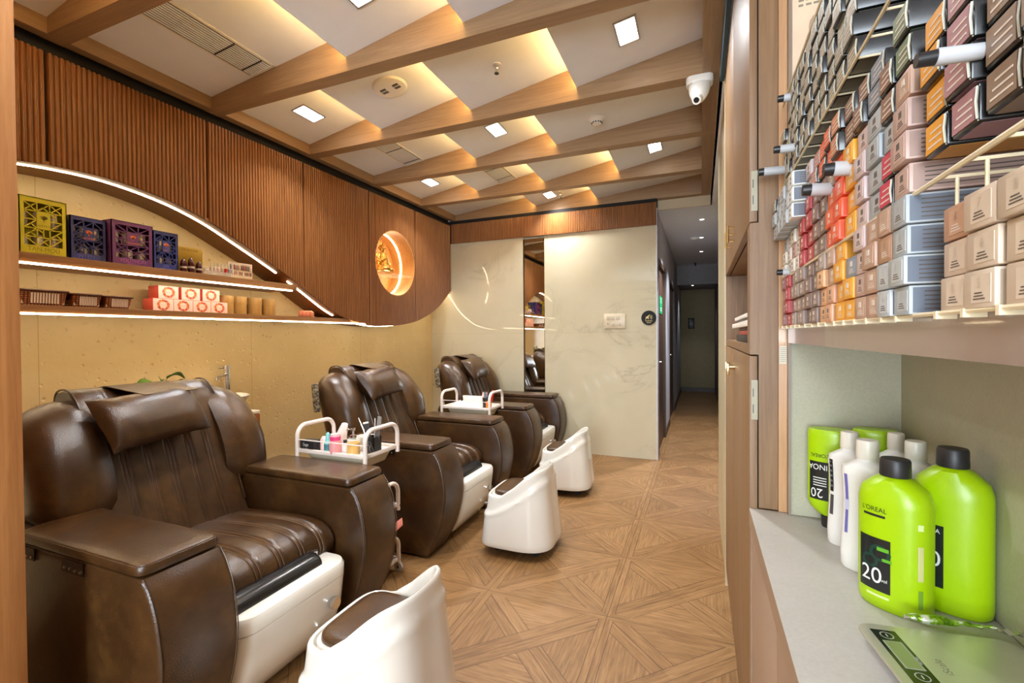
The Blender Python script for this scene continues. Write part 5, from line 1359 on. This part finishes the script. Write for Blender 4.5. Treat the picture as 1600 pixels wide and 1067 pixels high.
cname = {(184, 190, 194): 'pale grey', (176, 182, 184): 'pale grey', (164, 170, 174): 'pale grey', MAUVE: 'mauve', TAN: 'tan', TAU: 'taupe', RD: 'red', BEI: 'beige', YE: 'yellow', OR: 'orange', WHT: 'cream', OLV: 'olive grey', BRN: 'brown', PKT: 'pinkish', PGR: 'pale grey', SLT: 'slate blue', MGT: 'magenta', GRN: 'green', MV2: 'mauve', BR2: 'brown', PEACH: 'peach'}
def cword(c):
    if c in cname: return cname[c]
    r_, g, b = c
    if max(c) - min(c) < 16: return 'grey' if r_ < 190 else 'white'
    if r_ > 220 and g < 110: return 'orange red'
    return 'brown' if r_ < 160 else 'tan' if r_ < 200 else 'beige'
rng = random.Random(11); count = 0
def place(ci, row, z, c, style, tier, prot=0):
    global count
    a, b = (mcols if tier == 'middle' else cols)[ci]; w_ = b - a; num = None
    if tier == 'lowest' and ci >= 13: num = str(5 + (row + ci) % 4)
    me = carton_mesh((c, style, num)); o = bpy.data.objects.new('hair_colour_carton', me); COL.objects.link(o)
    o.scale = (1, min(1.12, (w_ - .001) / .043), 1.0)
    o.location = (.1915 + .085 + rng.uniform(-.003, .004) - prot, (a + b) / 2 + rng.uniform(-.0006, .0006), z); 
    o.rotation_euler = (rng.uniform(-.012, .012) * 0, 0, rng.uniform(-.02, .02))
    tag(o, '%s %scarton, %s tier, %s row, %s column from the near end' % (cword(c), 'black edged ' if style == B_ else '', tier, ordn[row], CN[ci]) if ci >= 9 else
        '%s %scarton, %s tier, %s row, %s column towards the cabinet' % (cword(c), 'black edged ' if style == B_ else '', tier, ordn[row], CN[ci]), 'carton', 'hair colour cartons on the rack')
    count += 1
for ci, L in enumerate(low):
    pr_ = {14: .006, 13: .004, 1: .003, 12: .003}.get(ci, 0)
    for row, c in enumerate(L[:4]): place(ci, row, TIERS[0] + row * .0296, c, P_, 'lowest', pr_)
for ci, L in enumerate(mid):
    for row, e in enumerate(L):
        c, sty = e; pr_ = .004 if ci in (9, 14) else 0
        if ci < 5 and row >= 3: pr_ = .022
        place(ci, row, TIERS[1] + row * .0318 + (.0 if ci < 15 else .022), c, sty, 'middle', pr_)
for ci, L in enumerate(top):
    for row, e in enumerate(L): place(ci, row, TIERS[2] + row * .0318, e[0], e[1], 'top', .0)
# colour tubes with dark caps lying on the cartons
TUBE = plain('tube_white', srgb(186, 188, 190), .3)
def tube_obj(y, z, lab, x=.168, L=.09, rr=.0105, dy=0.0):
    t = thing('colour_tube', lab, 'tube', (x + L / 2, y, z), dy, 'colour tubes with black caps')
    MB().tube([(-L / 2 + .012, 0, rr), (L / 2, 0, rr * .75)], [rr, rr * .9], 14).build('tube_body', TUBE, t); MB().tube([(-L / 2, 0, rr), (-L / 2 + .016, 0, rr)], [rr * .82, rr * .9], 14).build('cap', BLACK_PL, t)
ZR = lambda r_: TIERS[1] + r_ * .0318
tube_obj(1.16, 1.693, 'black capped tube standing out highest at the far end, under the olive cartons', .150, rr=.009)
tube_obj(1.300, 1.690, 'black capped tube at the far end beside the wooden post', .135)
tube_obj(.775, 1.520, 'upper of two black capped tubes above the red cartons', .162, L=.045)
tube_obj(.88, 1.522, 'lower of two black capped tubes above the red cartons', .155, L=.045)
tube_obj(1.25, TIERS[0] + .1186, 'black capped tube lying on the red cartons of the lowest tier', .168, rr=.008)
tube_obj(.452, 1.5035, 'black capped tube sticking out near the top right beside the yellow cartons', .155, L=.04, rr=.0065)
tube_obj(1.215, TIERS[2] + 5 * .0318 + .001, 'grey capped tube at the upper far corner of the rack', .165, rr=.009)

# ================================================================== developer bottles on the counter
LIME = plain('lime_plastic', srgb(160, 198, 0), .32, var=.02); BOTW = plain('bottle_white', srgb(228, 226, 220), .3, var=.01)
LBL = plain('label_black', (.012, .014, .014), .3); 
def bottle_prof(kind, h):
    if kind == 'lime': return [(.90, 0), (.97, .004), (1, .014), (1, .70 * h), (.985, .74 * h), (.90, .80 * h), (.62, .865 * h), (.42, .885 * h), (.40, .90 * h)]
    return [(.92, 0), (.98, .005), (1, .03), (.93, .35 * h), (.89, .5 * h), (.93, .66 * h), (.97, .72 * h), (.93, .775 * h), (.66, .81 * h), (.47, .83 * h), (.45, .86 * h)]
def make_bottle(kind, lab, x, y, h, rx, ry, rot, cap, inverted=False, group=None, z0=.8405):
    t = thing('developer_bottle', lab, 'bottle', (x, y, z0), rot, group); mat = LIME if kind == 'lime' else BOTW
    pf = bottle_prof(kind, h); N = 40; e = 2.4
    def ring(s, z, nf=0):
        rg = []
        for i in range(N):
            a = 2 * PI * i / N; c, q = math.cos(a), math.sin(a); k = (abs(c) ** e + abs(q) ** e) ** (-1 / e)
            kk = 1 if s > .7 else 0; rx_, ry_ = (rx, ry) if s > .7 else ((rx + ry) / 2 * (1 if s < .5 else 1.05),) * 2
            if s <= .7: k2 = 1
            else: k2 = k
            rg.append((rx_ * s * c * (k2 if s > .7 else 1), ry_ * s * q * (k2 if s > .7 else 1), (h * .0 + z) if not inverted else h - z))
        return rg
    MB().loft([ring(s, z) for s, z in pf]).build('body', mat, t)
    rc = (rx + ry) / 2 * .50; z1, z2 = (.885 * h, h) if kind == 'lime' else (.845 * h, .985 * h)
    cpf = [(rc * .98, z1), (rc, z1 + .002), (rc * .97, z2 - .003), (rc * .90, z2), (.001, z2)]
    if inverted: cpf = [(a, h - b) for a, b in cpf]
    MB().lathe(cpf, seg=28).build('cap', cap, t)
    def surf(aa, z, off=.0006):   # aa metres along the broad face from its centre, on the -y side
        a = -PI / 2 + (-aa if inverted else aa) / rx * .9; c, q = math.cos(a), math.sin(a); k = (abs(c) ** e + abs(q) ** e) ** (-1 / e)
        s = 1; 
        for (s0, za), (s1, zb_) in zip(pf, pf[1:]):
            if za <= z <= zb_: s = s0 + (s1 - s0) * (z - za) / max(1e-6, zb_ - za)
        return (rx * s * c * k + c * off, ry * s * q * k + q * off, z if not inverted else h - z)
    return t, surf
def patch(t, surf, a0, a1, z0, z1, mat, name, off=.0006, n=8, parent=None):
    rg = [[surf(a0 + (a1 - a0) * i / n, z0 + (z1 - z0) * j / 4, off) for i in range(n + 1)] for j in range(5)]
    return MB().loft(rg, closed=False, cap=(False, False)).build(name, mat, parent or t)
def wtext(t, surf, s, size, a, z, mat, name='lettering', off=.0012, parent=None, flip=1):
    m_ = MB(); put_text(m_, s, size, lambda p, q: surf(a + p, z + q, off)); return m_.build(name, mat, parent or t)
INKW = plain('ink_white', srgb(226, 228, 222), .5); INKB = plain('ink_black', (.01, .01, .01), .5); LG = plain('label_green', srgb(96, 170, 40), .4); CAPW = plain('cap_white', srgb(220, 214, 200), .35); CAPB = plain('cap_black', (.014, .013, .014), .45)
GB = 'lime green developer bottles'; WB = 'white developer bottles'
# front lime bottle: broad face turned to the left of the picture
t, sf = make_bottle('lime', 'shorter lime green bottle with black cap, front one on the counter, label reading 20', .303, .957, .248, .050, .036, math.radians(-38), CAPB, group=GB)
lb = patch(t, sf, -.045, .008, .030, .118, LBL, 'label')
wtext(t, sf, '20', .036, -.022, .054, INKW, parent=lb); wtext(t, sf, 'vol', .008, -.001, .050, INKW, parent=lb)
m_ = MB()
for (cx_, cz_, r1, r0) in ((-.008, .094, .017, .011), (-.024, .078, .014, .009)):
    for i in range(20):
        a, b = 2 * PI * i / 20, 2 * PI * (i + 1) / 20; m_.add([sf(cx_ + q * math.cos(t_), cz_ + q * .8 * math.sin(t_), .0011) for q, t_ in ((r0, a), (r1, a), (r1, b), (r0, b))], [(0, 1, 2, 3)])
m_.build('swirl', plain('swirl_teal', srgb(22, 60, 48), .3), lb)
patch(t, sf, -.012, .006, .098, .104, LG, 'swirl_highlight', .0016, parent=lb); patch(t, sf, -.004, .010, .082, .087, LG, 'swirl_highlight', .0016, parent=lb)
wtext(t, sf, "L'OREAL", .011, -.018, .165, INKB, 'brand'); patch(t, sf, -.036, .0, .153, .157, INKB, 'brand_line')
patch(t, sf, -.03, .006, .020, .024, plain('pale_lime', srgb(206, 226, 150), .5), 'bottom_print')
patch(t, sf, .046, .056, .145, .155, plain('pale_lime', srgb(206, 226, 150), .5), 'side_sticker'); patch(t, sf, .046, .056, .065, .120, plain('side_print', srgb(196, 196, 130), .5), 'side_sticker'); patch(t, sf, .047, .055, .02, .05, plain('side_barcode', srgb(110, 150, 40), .5), 'side_sticker')
t, sf = make_bottle('lime', 'tallest lime green bottle with black cap, against the niche wall', .389, .985, .267, .050, .034, math.radians(-30), CAPB, group=GB)
lb = patch(t, sf, -.052, -.006, .040, .142, LBL, 'label'); wtext(t, sf, '0', .036, -.018, .085, INKW, parent=lb); wtext(t, sf, 'A', .010, -.014, .132, INKW, parent=lb); patch(t, sf, -.036, -.024, .046, .049, LG, 'label_print', .0012, parent=lb)
patch(t, sf, -.044, -.024, .176, .179, INKB, 'brand_line'); patch(t, sf, -.050, -.022, .030, .036, plain('pale_lime', srgb(206, 226, 150), .5), 'bottom_print')
t, sf = make_bottle('white', 'white bottle with a violet striped side, directly behind the front lime bottle', .300, 1.085, .256, .043, .031, math.radians(-25), CAPW, group=WB)
patch(t, sf, -.040, -.032, .07, .185, plain('violet_print', srgb(104, 100, 170), .5), 'stripe'); patch(t, sf, -.041, -.031, .115, .135, plain('pale_violet', srgb(190, 190, 220), .5), 'stripe_gap', .0012)
t, sf = make_bottle('white', 'white bottle with black printed side labels, leftmost of the white ones', .2985, 1.195, .250, .040, .028, math.radians(-30), CAPW, group=WB)
patch(t, sf, -.040, -.028, .115, .185, LBL, 'side_label'); patch(t, sf, -.038, -.027, .065, .108, plain('grey_print', srgb(70, 66, 66), .5), 'side_label')
for k in range(5): patch(t, sf, -.037, -.030, .125 + .011 * k, .129 + .011 * k, plain('grey_ink', srgb(110, 110, 120), .5), 'small_print', .0012)
make_bottle('white', 'white bottle at the back right, only its cap and shoulder showing', .392, 1.235, .246, .036, .026, math.radians(-10), CAPW, group=WB)
make_bottle('white', 'white bottle between the violet striped one and the tallest lime bottle', .388, 1.125, .252, .040, .028, math.radians(-20), CAPW, group=WB)
t, sf = make_bottle('lime', 'lime green bottle standing upside down at the back left corner', .286, 1.295, .232, .046, .030, math.radians(-20), CAPB, True, GB)
lb = patch(t, sf, .0, .046, .075, .165, LBL, 'label')
wtext(t, sf, '20', .030, .026, .148, INKW, parent=lb); wtext(t, sf, 'INOA', .018, .024, .087, INKW, parent=lb)
for k in range(4): patch(t, sf, .004, .034, .112 + .006 * k, .114 + .006 * k, INKW, 'small_print', .0012, parent=lb)
wtext(t, sf, "L'OREAL", .012, .02, .060, INKB, 'brand')
make_bottle('lime', 'lime green bottle standing upside down behind the white caps, only its base visible', .376, 1.305, .236, .044, .028, math.radians(-8), CAPB, True, GB)
# ================================================================== kitchen scale
sc = thing('kitchen_scale', 'thin steel kitchen scale with a green lit display on the counter', 'scale', (.325, .78, .8405), math.radians(8))
def rr3(x0, x1, y0, y1, r_, zs): return [[(x, y, z) for x, y in rrect(x0 + i_, x1 - i_, y0 + i_, y1 - i_, r_, 6)] for z, i_ in zs]
MB().loft(rr3(-.098, .098, -.085, .080, .018, ((.0135, .001), (.0165, 0), (.0180, .0008), (.0184, .003)))).build('steel_plate', plain('scale_steel', srgb(196, 192, 176), .35, .7), sc)
MB().loft(rr3(-.094, .094, -.081, .076, .018, ((.006, .01), (.0135, 0)))).build('base', BLACK_PL, sc)
for x in (-.07, .07):
    for y in (-.06, .055): MB().lathe([(.001, 0), (.009, 0), (.010, .006), (.001, .006)], x, y, 14).build('foot', RUBBER, sc)
dp = MB().box(-.084, -.052, -.047, .064, .0183, .0190).build('display_panel', plain('panel_black', (.012, .016, .008), .15), sc)
MB().box(-.0795, -.0565, -.020, .038, .0190, .0193).build('display_frame', plain('display_border', srgb(160, 164, 150), .4), dp)
MB().box(-.078, -.058, -.0185, .0365, .0193, .0195).build('lcd', plain('lcd_green', srgb(120, 134, 84), .3), dp)
for y in (.051, -.034):
    rg = []
    for q in (.0085, .0070): rg.append([(-.068 + q * math.cos(2 * PI * i / 22), y + q * math.sin(2 * PI * i / 22), .01925) for i in range(22)])
    MB().loft(rg, cap=(False, False)).build('button_ring', plain('display_border', srgb(160, 164, 150), .4), dp)
    MB().tube([(-.068 - .0, y - .003, .0192), (-.068, y + .003, .0192)], .0008, 5).build('button_mark', plain('display_border', srgb(160, 164, 150), .4), dp)
m_ = MB(); put_text(m_, 'MAX 5KG', .0035, lambda a, b: (-.0545 - b, a + .0, .01925)); m_.build('panel_text', INKW, dp)
m_ = MB(); put_text(m_, 'iScale', .014, lambda a, b: (-.030 - b, a - .005, .01855)); m_.build('plate_text', plain('etched_grey', srgb(120, 116, 96), .5), sc)
# green foil wrapped stick lying on the scale
ws = thing('wrapped_stick', 'twisted green and silver foil wrapped stick lying across the scale', 'wrapper', (.352, .872, .859), 0)
def foil():
    n = NT('green_foil'); f = n.noise(n.co('Object'), 70, 4); n.col(n.ramp(f, [(.35, srgb(70, 110, 10)), (.5, srgb(130, 170, 30)), (.62, srgb(226, 230, 210))])); n.set(Metallic=.5, Roughness=.25); n.bump(f, .9, .004); return n.m
pts = [(-.060 + .11 * i / 22, .022 - .034 * i / 22 * 0 + .012 * i / 22 - .02, .0075 + .001 * math.sin(i)) for i in range(23)]
rads = [.0035 + .0035 * math.sin(PI * min(1, i / 12)) if i < 12 else .0058 - .0002 * i + .0012 * math.sin(i * 2.2) for i in range(23)]
MB().tube(pts, rads, 9).build('wrapper', foil(), ws)
MB().tube([(-.064, -.0005, .008), (-.058, 0, .0078)], [.0035, .003], 8).build('silver_end', CHROME, ws)
rg = []
for i in range(9):
    a = i / 8; x = .045 + .045 * a; y = .014 + .0 * a - .008; rg.append([(x, y - .004 - .004 * a, .009 + .003 * math.sin(i * 2)), (x, y, .012 + .002 * math.cos(i * 3)), (x, y + .004 + .004 * a, .008 + .003 * math.sin(i * 2 + 2)), (x, y, .006)])
MB().loft(rg, smooth=False).build('foil_twist', plain('silver_foil', srgb(206, 204, 190), .2, .9), ws)
